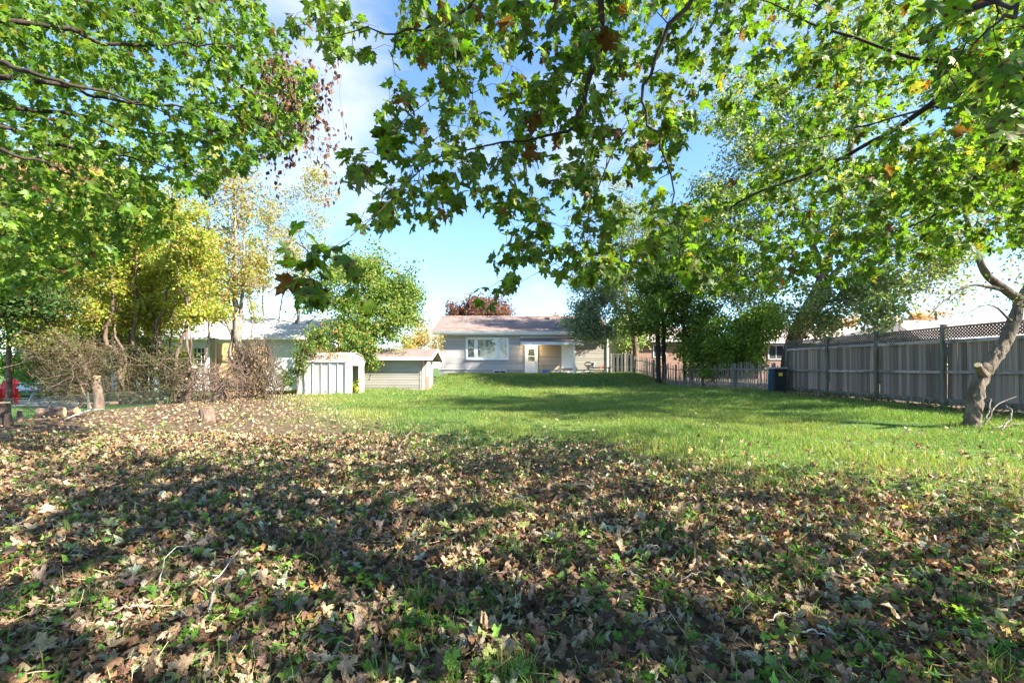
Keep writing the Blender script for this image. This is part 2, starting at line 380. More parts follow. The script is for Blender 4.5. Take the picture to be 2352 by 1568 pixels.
nz = N(t, 'ShaderNodeTexNoise', i_Scale=7.0, i_Detail=8.0, i_Roughness=0.65); L(tcn.outputs['Object'], nz.inputs['Vector'])
mr = N(t, 'ShaderNodeMapRange'); mr.inputs[1].default_value, mr.inputs[2].default_value, mr.inputs[3].default_value, mr.inputs[4].default_value = 0.3, 0.7, 0.5, 1.6
L(nz.outputs[0], mr.inputs[0]); hv = N(t, 'ShaderNodeHueSaturation'); L(mr.outputs[0], hv.inputs['Value']); L(at.outputs['Color'], hv.inputs['Color'])
pb = N(t, 'ShaderNodeBsdfPrincipled'); pb.inputs['Roughness'].default_value = 0.95; pb.inputs['Specular IOR Level'].default_value = 0.1
L(hv.outputs[0], pb.inputs['Base Color']); bp = N(t, 'ShaderNodeBump', i_Strength=0.6, i_Distance=0.03); L(nz.outputs[0], bp.inputs['Height']); L(bp.outputs[0], pb.inputs['Normal'])
L(pb.outputs[0], o.inputs[0]); M['soil'] = m
go = np_mesh('ground', gV, np.stack([a, a+1, a+nx+1, a+nx], -1), M['soil'], col=gC, smooth=True)
tag(go, 'garden ground of brown soil under fallen leaves and lawn', 'ground', kind='structure')

# ------------------------------------------------------------------ leaf shapes
half = [(0, 0), (0.13, -0.10), (0.40, -0.09), (0.35, 0.05), (0.48, 0.10), (0.42, 0.20), (0.67, 0.36), (0.50, 0.40), (0.51, 0.54), (0.33, 0.50), (0.19, 0.44), (0.21, 0.66), (0.28, 0.78), (0.14, 0.80), (0, 1.04)]
def outline(h): return np.array(h+[(-x, y) for x, y in h[-2:0:-1]], float)
def fan(ol, c=(0, 0.3)):
    n = len(ol); V = np.vstack([ol, [c]]); q = np.arange(n)
    return V, np.stack([q, (q+1) % n, np.full(n, n)], -1)
def ringfan(ol, c=(0, 0.3), f=0.5):
    n = len(ol); c = np.array(c); inn = c+(ol-c)*f; V = np.vstack([ol, inn, [c]]); q = np.arange(n); r = (q+1) % n
    return V, np.concatenate([np.stack([q, r, n+r], -1), np.stack([q, n+r, n+q], -1), np.stack([n+q, n+r, np.full(n, 2*n)], -1)])
OL = outline(half)
LEAF_HI = ringfan(OL)
LEAF_MD = fan(OL)
LEAF_CR = ringfan(outline([half[k] for k in (0, 2, 3, 6, 10, 12, 14)]))
LEAF_LO = fan(outline([half[k] for k in (0, 2, 3, 6, 10, 12, 14)]))
LEAF_DI = (np.array([(0, 0), (0.34, 0.45), (0, 1), (-0.34, 0.45)], float), np.array([[0, 1, 2], [0, 2, 3]]))
def leafV(tpl, Pp, D, Nn, S, curl=(0.0, 0.0), crump=0.0, roll=0.0, kset=None, r=rng):
    """vectorised leaves: returns V (k*n,3), T, luv"""
    tv, tt = tpl; k = len(Pp); n = len(tv)
    D = unit(D); side = unit(np.cross(D, Nn)); Nn = np.cross(side, D)
    x, y = tv[:, 0][None], tv[:, 1][None]
    a = r.normal(curl[0], abs(curl[0])*0.6+0.05, (k, 1)); b = r.normal(curl[1], abs(curl[1])*0.6+0.05, (k, 1))
    z = a*x*x*1.4+b*(y-0.3)**2
    if crump:
        for _ in range(3):
            fx, fy, ph = r.normal(0, 5, (k, 1)), r.normal(0, 5, (k, 1)), r.uniform(0, 6.28, (k, 1))
            z = z+crump*r.uniform(0.3, 1, (k, 1))*np.sin(fx*x+fy*y+ph)
    x0, y0 = x, y
    if roll:            # dry leaves roll up about one axis
        x = x*r.uniform(0.45, 1.0, (k, 1)); an = r.uniform(0, 3.1416, (k, 1)); ca, sa = np.cos(an), np.sin(an); kk = r.normal(0, roll, (k, 1)) if kset is None else np.full((k, 1), kset); kk = np.where(np.abs(kk) < 0.05, 0.05, kk)
        p_, q_ = ca*x+sa*(y-0.4), -sa*x+ca*(y-0.4); z = z+(1-np.cos(kk*p_))/kk; p_ = np.sin(kk*p_)/kk
        x, y = ca*p_-sa*q_, sa*p_+ca*q_+0.4
    S = np.asarray(S)[:, None, None]
    V = Pp[:, None]+S*(x[..., None]*side[:, None]+y[..., None]*D[:, None]+z[..., None]*Nn[:, None])
    T = (tt[None]+(np.arange(k)*n)[:, None, None]).reshape(-1, 3)
    luv = np.stack([np.broadcast_to(x0, (k, n)), np.broadcast_to(y0, (k, n)), np.broadcast_to(r.uniform(0, 80, (k, 1)), (k, n))], -1).reshape(-1, 3)
    return V.reshape(-1, 3), T, luv
def rep(C, n): return np.repeat(C, n, axis=0)
def mixcols(pal, w, k, r=rng, jit=0.18):
    pal = np.array(pal); w = np.array(w, float); c = pal[r.choice(len(pal), k, p=w/w.sum())]
    return np.clip(c*np.exp(r.normal(0, jit, (k, 1)))*np.exp(r.normal(0, jit*0.35, (k, 3))), 0.004, 0.9)

# ------------------------------------------------------------------ fallen leaves
LIT_PAL = [(0.36, 0.245, 0.155), (0.42, 0.315, 0.215), (0.235, 0.135, 0.075), (0.12, 0.08, 0.055), (0.40, 0.41, 0.26), (0.23, 0.27, 0.10), (0.16, 0.27, 0.05), (0.50, 0.26, 0.09), (0.65, 0.50, 0.08)]
LIT_W = [30, 11, 21, 13, 7, 9, 5, 1.4, 0.3]
LIT_NAME = ['dry tan brown', 'pale papery beige', 'dark russet brown', 'blackish brown rotting', 'grey-green underside-up', 'olive green', 'fresh bright green', 'rusty orange', 'clear yellow']
def litter_density(x, y):
    g = lawn(x, y)
    d = np.where(y < 8.5, 1.0, 0.62)*(1-g)**1.4*np.clip(0.85+0.3*wob(x, y, 2.0), 0.35, 1)
    d = np.where(x < -11.3-0.3*wob(x, y, 1.3), 0.0, d)
    d = d+g*0.26*np.exp(-np.maximum(y-yb(x), 0)/1.7)+g*0.012
    return d*(y < 27)
def scatter(n, box4, dens, r=rng):
    x = r.uniform(box4[0], box4[1], n); y = r.uniform(box4[2], box4[3], n)
    k = (r.random(n) < dens(x, y)) & (np.abs(x) < y*1.2+1.2)
    return x[k], y[k]
def litter_orient(k, flat, r=rng):
    yaw = r.uniform(0, 6.283, k); tilt = r.normal(0, flat, k)
    D = np.stack([np.cos(yaw), np.sin(yaw), np.sin(tilt)], -1)
    Nn = np.stack([r.normal(0, flat, k), r.normal(0, flat, k), np.where(r.random(k) < 0.5, 1.0, -1.0)], -1)
    return D, Nn
lit = Acc(); leafcnt = 0
hero = []
for (bx, n, tpl, crump, sz, flat) in [((-4.6, 4.6, 0.9, 2.9), 15500, LEAF_CR, 0.19, (0.03, 0.088), 0.68),
                           ((-6.5, 6.5, 2.9, 4.4), 17500, LEAF_LO, 0.19, (0.03, 0.088), 0.68),
                           ((-9, 9, 4.4, 8.5), 43000, LEAF_LO, 0.16, (0.035, 0.085), 0.68),
                           ((-13, 12, 8.5, 27), 60000, LEAF_DI, 0.1, (0.04, 0.09), 0.6)]:
    x, y = scatter(n, bx, litter_density); k = len(x)
    ci = rng.choice(len(LIT_PAL), k, p=np.array(LIT_W)/sum(LIT_W))
    C = np.array(LIT_PAL)[ci]*np.exp(rng.normal(0, 0.18, (k, 1)))*np.exp(rng.normal(0, 0.05, (k, 3)))
    D, Nn = litter_orient(k, flat); S = rng.uniform(*sz, k)
    Pp = np.stack([x, y, gz(x, y)+0.012+np.abs(rng.normal(0, 0.018, k))+0.25*S*np.abs(D[:, 2])], -1)
    Pp = Pp-unit(D)*S[:, None]*0.4*np.array([1, 1, 0])
    if tpl is LEAF_CR:          # the ones that show largest are things of their own
        inview = (np.abs(Pp[:, 0]) < Pp[:, 1]*1.08) & (Pp[:, 1] > 1.62)
        score = np.where(inview, S/Pp[:, 1]+0.02*Pp[:, 2], 0); top = np.argsort(-score)[:300]
        hero = [(Pp[q], D[q], Nn[q], S[q], C[q], int(ci[q])) for q in top]
        keep = np.ones(k, bool); keep[top] = False
        Pp, D, Nn, S, C = Pp[keep], D[keep], Nn[keep], S[keep], C[keep]
    V, T, U = leafV(tpl, Pp, D, Nn, S, (0.25, 0.25), crump, 3.4 if tpl is not LEAF_DI else 0.0)
    V[:, 2] = np.maximum(V[:, 2], gz(V[:, 0], V[:, 1])+0.003)
    lit.add(V, T, rep(C, len(tpl[0])), U)
x, y = scatter(9000, (-6, 6, 1.2, 6.5), litter_density); k = len(x)      # loose leaf stalks
yaw = rng.uniform(0, 6.283, k); L_ = rng.uniform(0.03, 0.075, k); z = gz(x, y)+rng.uniform(0.02, 0.07, k); bend = rng.normal(0, 0.025, k); rise = rng.normal(0, 0.025, k)
dv_ = np.stack([np.cos(yaw), np.sin(yaw), 0*yaw], -1); sv_ = np.stack([-np.sin(yaw), np.cos(yaw), 0*yaw], -1); c_ = np.stack([x, y, z], -1); up_ = np.array((0, 0, 1.0)); pv = []
for f in (-1, 0, 1):
    m_ = c_+dv_*(L_*f)[:, None]+sv_*(bend*f*f)[:, None]+up_*(rise*f)[:, None]
    pv += [m_-sv_*0.0012-up_*0.0008, m_+sv_*0.0012+up_*0.0008]
V = np.stack(pv, 1).reshape(-1, 3); V[:, 2] = np.maximum(V[:, 2], gz(V[:, 0], V[:, 1])+0.006); q = np.arange(k)[:, None]*6
T = np.concatenate([q+np.array([t_]) for t_ in ([0, 1, 3], [0, 3, 2], [2, 3, 5], [2, 5, 4])])
lit.add(V, T, rep(mixcols([(0.50, 0.36, 0.22), (0.36, 0.38, 0.14), (0.25, 0.13, 0.06)], [3, 2, 2], k), 6), np.full((len(V), 3), 0.2))
lo = lit.build('leaf_litter', M['litter'], smooth=True)
tag(lo, 'thick carpet of dry brown and green maple leaves covering the ground', 'leaf litter', kind='stuff')
for (p, d, nn, s, c, q) in hero:
    kq = float(rng.normal(0, 3.0)); form = 'tightly rolled' if abs(kq) > 3.4 else ('cupped' if abs(kq) > 1.3 else 'flat'); form = ('big ' if s > 0.085 else ('small ' if s < 0.07 else ''))+form
    V, T, U = leafV(LEAF_HI, p[None], d[None], nn[None], [s], (0.3, 0.3), 0.12, 2.3, kq)
    V[:, 2] = np.maximum(V[:, 2], gz(V[:, 0], V[:, 1])+0.003)
    V[:, 2] += 0.012
    base = V.mean(0); base[2] = V[:, 2].min()
    ob = np_mesh('fallen_leaf', V-base, T, M['litter'], col=rep(c[None], len(V)), luv=U, smooth=True); ob.location = base
    tag(ob, form+' '+LIT_NAME[q]+' maple leaf lying on the leaf-covered ground', 'leaf', 'fallen maple leaves')

# ------------------------------------------------------------------ grass
def blades(x, y, h, w, C, seg, r=rng):
    k = len(x); yaw = r.uniform(0, 6.283, k); lean = np.abs(r.normal(0.5, 0.3, k))
    lx, ly = np.cos(yaw), np.sin(yaw); ya2 = r.uniform(0, 6.283, k)
    sx, sy = np.cos(ya2)*w/2, np.sin(ya2)*w/2; z = gz(x, y)-0.005
    b0 = np.stack([x-sx, y-sy, z], -1); b1 = np.stack([x+sx, y+sy, z], -1)
    tip = np.stack([x+lx*h*lean, y+ly*h*lean, z+h*np.sqrt(np.maximum(1-0.55*lean**2, 0.15))], -1)
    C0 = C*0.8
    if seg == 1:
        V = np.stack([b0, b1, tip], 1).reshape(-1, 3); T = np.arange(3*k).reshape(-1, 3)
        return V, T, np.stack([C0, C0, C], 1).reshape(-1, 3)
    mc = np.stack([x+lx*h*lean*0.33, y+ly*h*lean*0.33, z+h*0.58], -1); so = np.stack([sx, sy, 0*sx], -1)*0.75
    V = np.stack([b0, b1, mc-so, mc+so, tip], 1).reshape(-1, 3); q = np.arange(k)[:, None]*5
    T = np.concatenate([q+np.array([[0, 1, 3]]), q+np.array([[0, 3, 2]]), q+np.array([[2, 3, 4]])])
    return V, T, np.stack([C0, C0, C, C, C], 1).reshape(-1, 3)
GP = [(0.13, 0.235, 0.042), (0.175, 0.285, 0.05), (0.09, 0.185, 0.036), (0.28, 0.325, 0.10), (0.48, 0.43, 0.21)]
gr = Acc()
def patchy(x, y): return np.clip(0.68+0.34*wob(x, y, 1.7)+0.25*wob(x-4, y+7, 4.2), 0.08, 1)
def lawnd(x, y): return np.clip(lawn(x, y)*(0.45+0.75*sstep(0, 3.0, y-yb(x)))*patchy(x, y), 0, 1)
for bx, n, h, w, seg in [((-9, 10.5, 3.0, 11.5), 300000, (0.05, 0.125), 0.0052, 3),
                         ((-12, 11.5, 11.5, 19), 330000, (0.06, 0.13), 0.010, 1),
                         ((-12, 11.5, 19, 33.2), 240000, (0.07, 0.16), 0.019, 1)]:
    x, y = scatter(n, bx, lawnd); k = len(x)
    keep = ~((x > -10.2) & (x < -6.9) & (y > 20.4) & (y < 23.6)) & ~((x > -8.3) & (x < -4.8) & (y > 24.9) & (y < 28.6))
    x, y = x[keep], y[keep]; k = len(x)
    hh = rng.uniform(*h, k)*np.clip(1+0.55*wob(x, y, 1.3)+0.3*wob(x, y, 4.0), 0.45, 2.0); W = w*rng.uniform(0.7, 1.3, k)
    dry = sstep(3.0, 0.0, y-yb(x))[:, None] if False else (1-sstep(0.0, 3.5, y-yb(x)))[:, None]
    C = mixcols(GP, [30, 30, 22, 12, 4], k); C2 = mixcols(GP, [18, 26, 8, 26, 18], k)
    C = np.where(rng.random((k, 1)) < dry*0.8, C2, C)
    pt_ = np.clip(0.30+0.5*wob(x+3, y-2, 0.8)+0.35*wob(x, y, 2.6), 0, 0.95)[:, None]
    C = C*(1-pt_)+pt_*C*np.array((1.75, 1.25, 1.5))
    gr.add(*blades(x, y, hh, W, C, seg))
# tufts and sprouts coming up between the fallen leaves
tx, ty = [], []
for _ in range(260):
    cy = 1.5+8.5*rng.random()**1.3; cxx = rng.uniform(-1.1, 1.1)*cy
    if lawn(cxx, cy) > 0.4: continue
    n = rng.integers(6, 40); sd = rng.uniform(0.015, 0.07)
    tx.append(rng.normal(cxx, sd, n)); ty.append(rng.normal(cy, sd, n))
for (dx, dy) in [(975, 1395), (1160, 1180), (890, 1165), (1185, 1570), (960, 1030), (1520, 1010), (1900, 1000), (1780, 1115), (930, 985)]:
    g0 = G(dx, dy, 3); tx.append(rng.normal(g0[0], 0.05, 110)); ty.append(rng.normal(g0[1], 0.045, 110))
x = np.concatenate(tx); y = np.concatenate(ty); k = len(x)
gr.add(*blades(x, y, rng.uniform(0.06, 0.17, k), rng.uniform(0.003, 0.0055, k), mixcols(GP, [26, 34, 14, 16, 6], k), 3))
# neighbour's lawn behind the wire fence
x, y = scatter(60000, (-26, -12.4, 9, 22), lambda a, b: np.full(len(a), 0.9)); k = len(x)
gr.add(*blades(x, y, rng.uniform(0.03, 0.07, k), np.full(k, 0.014), mixcols([(0.03, 0.10, 0.02), (0.045, 0.13, 0.028)], [1, 1], k), 1))
gro = gr.build('grass', M['grass'])
tag(gro, 'uneven green lawn grass with dry tufts towards the fallen leaves', 'grass', kind='stuff')
# ------------------------------------------------------------------ siding helper
def siding(parent, x0, x1, yf, z0, z1, mat, course=0.13, holes=(), name='siding_board'):
    """lapped boards on a wall that faces -Y, front at yf; holes = (xa, xb, za, zb)"""
    n = int(round((z1-z0)/course)); c = (z1-z0)/n
    for q in range(n):
        za, zb = z0+q*c, z0+(q+1)*c
        segs = [(x0, x1)]
        for (ha, hb, hza, hzb) in holes:
            if zb > hza+0.01 and za < hzb-0.01:
                new = []
                for (a, b) in segs:
                    if ha > a+0.02: new.append((a, min(b, ha)))
                    if hb < b-0.02: new.append((max(a, hb), b))
                segs = [s for s in new if s[1] > s[0]+0.02]
        for (a, b) in segs:
            V = boxv(a, b, yf-0.014, yf, za, zb-0.001); V[4:6, 1] = yf-0.005; V[0:2, 1] = yf-0.019
            np_mesh(name, V, BOXT, mat, parent)
def siding_x(parent, y0, y1, xf, z0, z1, mat, course=0.13, name='siding_board'):
    n = int(round((z1-z0)/course)); c = (z1-z0)/n
    for q in range(n):
        za, zb = z0+q*c, z0+(q+1)*c
        V = boxv(xf, xf+0.024, y0, y1, za, zb-0.002); V[5:7, 0] = xf+0.006
        np_mesh(name, V, BOXT, mat, parent)
def quadslab(p00, p10, p11, p01, th, name, mat, parent):
    """sloping slab from four upper corners, th thick downwards"""
    U = np.array([p00, p10, p11, p01], float); Lw = U-np.array([0, 0, th])
    return np_mesh(name, np.vstack([Lw, U]), BOXT, mat, parent)
def frame_bars(x0, x1, z0, z1, yf, w, dep):
    return [(x0, x1, yf-dep, yf, z0, z0+w), (x0, x1, yf-dep, yf, z1-w, z1), (x0, x0+w, yf-dep, yf, z0+w, z1-w), (x1-w, x1, yf-dep, yf, z0+w, z1-w)]

# ------------------------------------------------------------------ the house
HYF = 34.0; k34 = HYF/FPX
hx = lambda dx, d=HYF: (dx-CX)*d/FPX
hz = lambda dy, d=HYF: EYE+(HY-dy)*d/FPX
house = empty('bungalow', (0.8, 37, 0.7), 'long low bungalow with grey lap siding and brown shingle roof', 'house')
X0, X1 = hx(1008), hx(1398); ZB, ZT = hz(848.8), 3.78
wx0, wx1, wz0, wz1 = hx(1070), hx(1168.3), hz(825), hz(775)
dx0, dx1, dzb, dzt = hx(1205.6), hx(1234.9), hz(860.5), hz(793)
ex0, ex1, ezb, ezt = hx(1289.6), hx(1314.8), hz(845), hz(793)
YB = HYF+8.4
boxes('wall', [(X0, wx0, HYF, HYF+0.2, ZB, ZT), (wx1, X1, HYF, HYF+0.2, ZB, ZT), (wx0, wx1, HYF, HYF+0.2, ZB, wz0), (wx0, wx1, HYF, HYF+0.2, wz1, ZT),
               (X0, X0+0.2, HYF+0.2, YB, ZB, ZT), (X1-0.2, X1, HYF+0.2, YB, ZB, ZT), (X0+0.2, X1-0.2, YB-0.2, YB, ZB, ZT)], M['siding'], house)
boxes('foundation', [(X0+0.03, X1-0.03, HYF+0.03, HYF+0.3, 0.2, ZB-0.003), (X0+0.03, X0+0.3, HYF+0.3, YB, 0.2, ZB-0.003), (X1-0.3, X1-0.03, HYF+0.3, YB, 0.2, ZB-0.003)], M['found'], house)
pz = 3.02
siding(house, X0, dx0-0.02, HYF, ZB, ZT, M['siding'], 0.128, holes=[(wx0-0.02, wx1+0.02, wz0-0.02, wz1+0.02)])
siding(house, hx(1320), X1, HYF, ZB, ZT, M['siding_tan_shade'], 0.128)  # right end of the grey wall, tree shade painted into its colour
siding(house, dx1+0.01, ex0-0.02, HYF, ZB, pz, M['porchwall'], 0.128)
box('door_surround', (ex0-0.02, hx(1320), HYF-0.02, HYF-0.002, ZB, pz), M['porchwall'], house)
box('wall_patch', (dx0-0.02, hx(1320), HYF-0.02, HYF-0.002, pz, ZT), M['siding'], house)
box('corner_board', (X0-0.03, X0+0.06, HYF-0.034, HYF+0.05, ZB, ZT), M['white'], house)
box('corner_board', (X1-0.06, X1+0.03, HYF-0.034, HYF+0.05, ZB, ZT), M['siding_tan_shade'], house)
# picture window between two casements
win = boxes('window', frame_bars(wx0, wx1, wz0, wz1, HYF+0.02, 0.09, 0.075), M['white'], house)
m1, m2 = wx0+(wx1-wx0)*0.235, wx0+(wx1-wx0)*0.765
boxes('mullion', [(m1-0.06, m1+0.06, HYF-0.05, HYF+0.02, wz0+0.09, wz1-0.09), (m2-0.06, m2+0.06, HYF-0.05, HYF+0.02, wz0+0.09, wz1-0.09)], M['white'], win)
for a, b in ((wx0+0.09, m1-0.06), (m1+0.06, m2-0.06), (m2+0.06, wx1-0.09)):
    boxes('sash', frame_bars(a+0.003, b-0.003, wz0+0.093, wz1-0.093, HYF+0.01, 0.065, 0.05), M['white'], win)
    box('pane', (a+0.06, b-0.06, HYF-0.012, HYF-0.006, wz0+0.15, wz1-0.15), M['glass'], win)
box('window_sill', (wx0-0.03, wx1+0.03, HYF-0.10, HYF+0.02, wz0-0.05, wz0-0.002), M['white'], win)
# the lit room behind the glass
rx0, rx1, ry1, rz0, rz1 = wx0-1.2, wx1+1.0, HYF+4.2, ZB+0.05, 3.62
boxes('room_shell', [(rx0, rx1, ry1, ry1+0.05, rz0, rz1), (rx0-0.05, rx0, HYF+0.25, ry1, rz0, rz1), (rx1, rx1+0.05, HYF+0.25, ry1, rz0, rz1), (rx0, rx1, HYF+0.25, ry1, rz0-0.05, rz0), (rx0, rx1, HYF+0.25, ry1, rz1, rz1+0.04)], M['room'], house)
box('inner_door', (hx(1102, 38), hx(1119, 38), ry1-0.06, ry1-0.01, rz0+0.02, 2.7), M['white'], house)
box('inner_cabinet', (hx(1128, 37.5), hx(1141, 37.5), ry1-0.5, ry1-0.03, rz0+0.02, 3.1), M['found'], house)
bulb = emit('pot light', (1.0, 0.86, 0.62), 30.0)
for dx, dyy in ((1088, 36.2), (1104, 35.6), (1154, 35.4)):
    xx = hx(dx, dyy); V, T = tubeA([(xx, dyy, rz1-0.002), (xx, dyy, rz1-0.03)], 0.06, 10, True); np_mesh('ceiling_light', V, T, bulb, house)
# basement window
bw = boxes('basement_window', frame_bars(hx(1133), hx(1163), hz(857.5), hz(849.6), HYF+0.02, 0.06, 0.06), M['white'], house)
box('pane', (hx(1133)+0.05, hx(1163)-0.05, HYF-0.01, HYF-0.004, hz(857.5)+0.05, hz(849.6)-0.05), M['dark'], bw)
box('mullion', (hx(1148)-0.02, hx(1148)+0.02, HYF-0.03, HYF-0.012, hz(857.5)+0.06, hz(849.6)-0.06), M['white'], bw)
# doors
door = boxes('door', [(dx0+0.13, dx1-0.10, HYF-0.06, HYF-0.02, dzb+0.04, dzb+1.0), (dx0+0.13, dx0+0.24, HYF-0.06, HYF-0.02, dzb+1.0, dzt-0.12), (dx1-0.21, dx1-0.10, HYF-0.06, HYF-0.02, dzb+1.0, dzt-0.12),
                      (dx0+0.24, dx1-0.21, HYF-0.06, HYF-0.02, dzt-0.26, dzt-0.12), (dx0+0.24, dx1-0.21, HYF-0.065, HYF-0.025, dzb+1.36, dzb+1.41)], M['white'], house)
box('pane', (dx0+0.24, dx1-0.21, HYF-0.04, HYF-0.034, dzb+1.0, dzb+1.36), M['glass'], door)
box('pane', (dx0+0.24, dx1-0.21, HYF-0.04, HYF-0.034, dzb+1.41, dzt-0.26), M['glass'], door)
box('lower_panel', (dx0+0.27, dx1-0.23, HYF-0.072, HYF-0.061, dzb+0.2, dzb+0.82), M['white'], door)
for zz_ in (0.88, 0.98): 
    V, T = tubeA([(dx1-0.15, HYF-0.06, dzb+zz_), (dx1-0.15, HYF-0.12, dzb+zz_)], [0.02, 0.032], 8, True); np_mesh('door_knob', V, T, M['black'], door)
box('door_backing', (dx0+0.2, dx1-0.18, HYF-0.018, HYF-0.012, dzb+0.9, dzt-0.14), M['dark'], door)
boxes('door_frame', [(dx0, dx0+0.12, HYF-0.10, HYF-0.001, dzb, dzt), (dx1-0.09, dx1, HYF-0.10, HYF-0.001, dzb, dzt), (dx0+0.12, dx1-0.09, HYF-0.10, HYF-0.001, dzt-0.11, dzt)], M['white'], house)
d2 = box('door', (ex0, ex1, HYF-0.07, HYF-0.022, ezb, ezt), M['white'], house)
boxes('raised_panel', [(ex0+0.12, ex0+0.36, HYF-0.078, HYF-0.071, ezb+0.15, ezb+0.75), (ex1-0.36, ex1-0.12, HYF-0.078, HYF-0.071, ezb+0.15, ezb+0.75), (ex0+0.12, ex0+0.36, HYF-0.078, HYF-0.071, ezb+0.9, ezt-0.12), (ex1-0.36, ex1-0.12, HYF-0.078, HYF-0.071, ezb+0.9, ezt-0.12)], M['white'], d2)
V, T = tubeA([(ex1-0.08, HYF-0.07, ezb+0.85), (ex1-0.08, HYF-0.12, ezb+0.85)], [0.02, 0.03], 8, True); np_mesh('door_knob', V, T, M['metal'], d2)
# main roof
RY0, RZ0, RYR, RZR = HYF-0.55, 3.94, 38.2, hz(727.5, 38.2)
RX0, RX1 = X0-0.45, X1+0.22
roof = quadslab((RX0, RY0, RZ0), (RX1, RY0, RZ0), (RX1, RYR, RZR), (RX0, RYR, RZR), 0.12, 'roof', M['roof'], house)
quadslab((RX0, RYR, RZR), (RX1, RYR, RZR), (RX1, 2*RYR-RY0, RZ0), (RX0, 2*RYR-RY0, RZ0), 0.12, 'roof_slope', M['roof'], roof)
V, T = tubeA([(RX0, RYR, RZR+0.01), (RX1, RYR, RZR+0.01)], 0.09, 6, True); np_mesh('ridge_cap', V, T, M['roof'], roof)
# lower shingle courses, near enough to catch an edge
for q in range(34):
    f0 = (q+0.0)/34; ya = RY0+(RYR-RY0)*f0; za = RZ0+(RZR-RZ0)*f0; yb2 = RY0+(RYR-RY0)*(f0+1.25/34); zb2 = RZ0+(RZR-RZ0)*(f0+1.25/34)
    if q == 33: yb2, zb2 = RYR, RZR
    U = np.array([(RX0, ya, za+0.016), (RX1, ya, za+0.016), (RX1, yb2, zb2+0.003), (RX0, yb2, zb2+0.003)]); Lw = np.array([(RX0, ya, za+0.002), (RX1, ya, za+0.002), (RX1, yb2, zb2+0.001), (RX0, yb2, zb2+0.001)])
    np_mesh('shingle_course', np.vstack([Lw, U]), BOXT, M['roof'], roof)
for xg in (RX0+0.3, RX1-0.1):
    Vg = np.array([(xg-0.05, HYF, ZT), (xg-0.05, YB, ZT), (xg-0.05, RYR, RZR-0.14), (xg+0.05, HYF, ZT), (xg+0.05, YB, ZT), (xg+0.05, RYR, RZR-0.14)])
    np_mesh('gable_wall', Vg, np.array([[0, 2, 1], [3, 4, 5], [0, 1, 4], [0, 4, 3], [1, 2, 5], [1, 5, 4], [2, 0, 3], [2, 3, 5]]), M['siding'], house)
V = boxv(RX0, RX1, RY0-0.13, RY0-0.004, RZ0-0.16, RZ0-0.03); V[0:2, 1] += 0.05; np_mesh('gutter', V, BOXT, M['white'], house)
box('fascia', (RX0, RX1, RY0, RY0+0.03, RZ0-0.28, RZ0-0.125), M['white'], house)
box('soffit', (RX0, RX1, RY0+0.032, HYF-0.028, RZ0-0.20, RZ0-0.17), M['white'], house)
for xx in (X1-0.12,):
    V, T = tubeA([(xx, RY0-0.05, RZ0-0.16), (xx, HYF-0.08, RZ0-0.5), (xx, HYF-0.08, 0.95), (xx, HYF-0.25, 0.85)], 0.045, 6, True); np_mesh('downspout', V, T, M['white'], house)
fy = 37.0; fz = RZ0+(RZR-RZ0)*(fy-RY0)/(RYR-RY0)
V, T = tubeA([(hx(1068, fy), fy, fz-0.05), (hx(1068, fy), fy, fz+0.33)], 0.05, 8, True); np_mesh('vent_pipe', V, T, M['metal'], roof)
V = boxv(hx(1252, 37.3), hx(1262, 37.3), 37.1, 37.5, fz, fz+0.24); V[4:6, 1] += 0.1; np_mesh('roof_vent', V, BOXT, M['black'], roof)
ch = box('chimney', (hx(1270, 40), hx(1284, 40), 39.7, 40.3, RZR-1.0, RZR+0.32), M['brick'], house)
box('chimney_cap', (hx(1269, 40), hx(1285, 40), 39.62, 40.38, RZR+0.322, RZR+0.39), M['concrete'], ch)
V, T = tubeA([(hx(1277, 40), 40, RZR+0.39), (hx(1277, 40), 40, RZR+0.62)], [0.13, 0.11], 10, True); np_mesh('chimney_flue', V, T, M['brick'], ch)
# porch
PY = HYF-1.55; px0, px1 = hx(1196, PY+0.4), hx(1341, PY)
porch = quadslab((px0, PY, 3.08), (px1, PY, 3.08), (px1, HYF-0.03, 3.42), (px0, HYF-0.03, 3.42), 0.09, 'porch_roof', M['roof'], house)
for q in range(8):
    f0, f1 = q/8, min((q+1.3)/8, 1); ya, yb2 = PY+(HYF-0.03-PY)*f0, PY+(HYF-0.03-PY)*f1; za, zb2 = 3.08+0.34*f0, 3.08+0.34*f1
    U = np.array([(px0, ya, za+0.016), (px1, ya, za+0.016), (px1, yb2, zb2+0.003), (px0, yb2, zb2+0.003)])
    np_mesh('shingle_course', np.vstack([U-np.array([0, 0, 0.014]), U]), BOXT, M['roof'], porch)
box('porch_flashing', (px0, px1-0.2, HYF-0.06, HYF-0.026, 3.45, 3.62), M['white'], house)
boxes('porch_fascia', [(px0, px1, PY-0.04, PY-0.002, 2.88, 3.08)], M['white'], house)
for xx in (px0, px1-0.03):
    Vg = boxv(xx, xx+0.03, PY, HYF-0.03, 2.88, 3.0); Vg[[6, 7], 2] = 3.33; np_mesh('porch_side_board', Vg, BOXT, M['white'], house)
box('porch_ceiling', (px0+0.04, px1-0.04, PY+0.02, HYF-0.03, 2.93, 2.97), M['white'], house)
ppx = hx(1318.5, PY+0.15); box('porch_post', (ppx-0.085, ppx+0.085, PY+0.06, PY+0.23, 0.6, 2.93), M['white'], house)
box('door_step', (hx(1287), hx(1320), HYF-0.7, HYF+0.02, 0.5, hz(851)), M['concrete'], house)
box('porch_slab', (dx0-0.2, px1-0.1, HYF-1.7, HYF+0.02, 0.5, hz(861)), M['concrete'], house)
lamp = empty('porch_lamp', (hx(1222), HYF-0.3, 2.93), 'small lit porch lamp above the half-glazed white door', 'lamp')
xx = hx(1222)
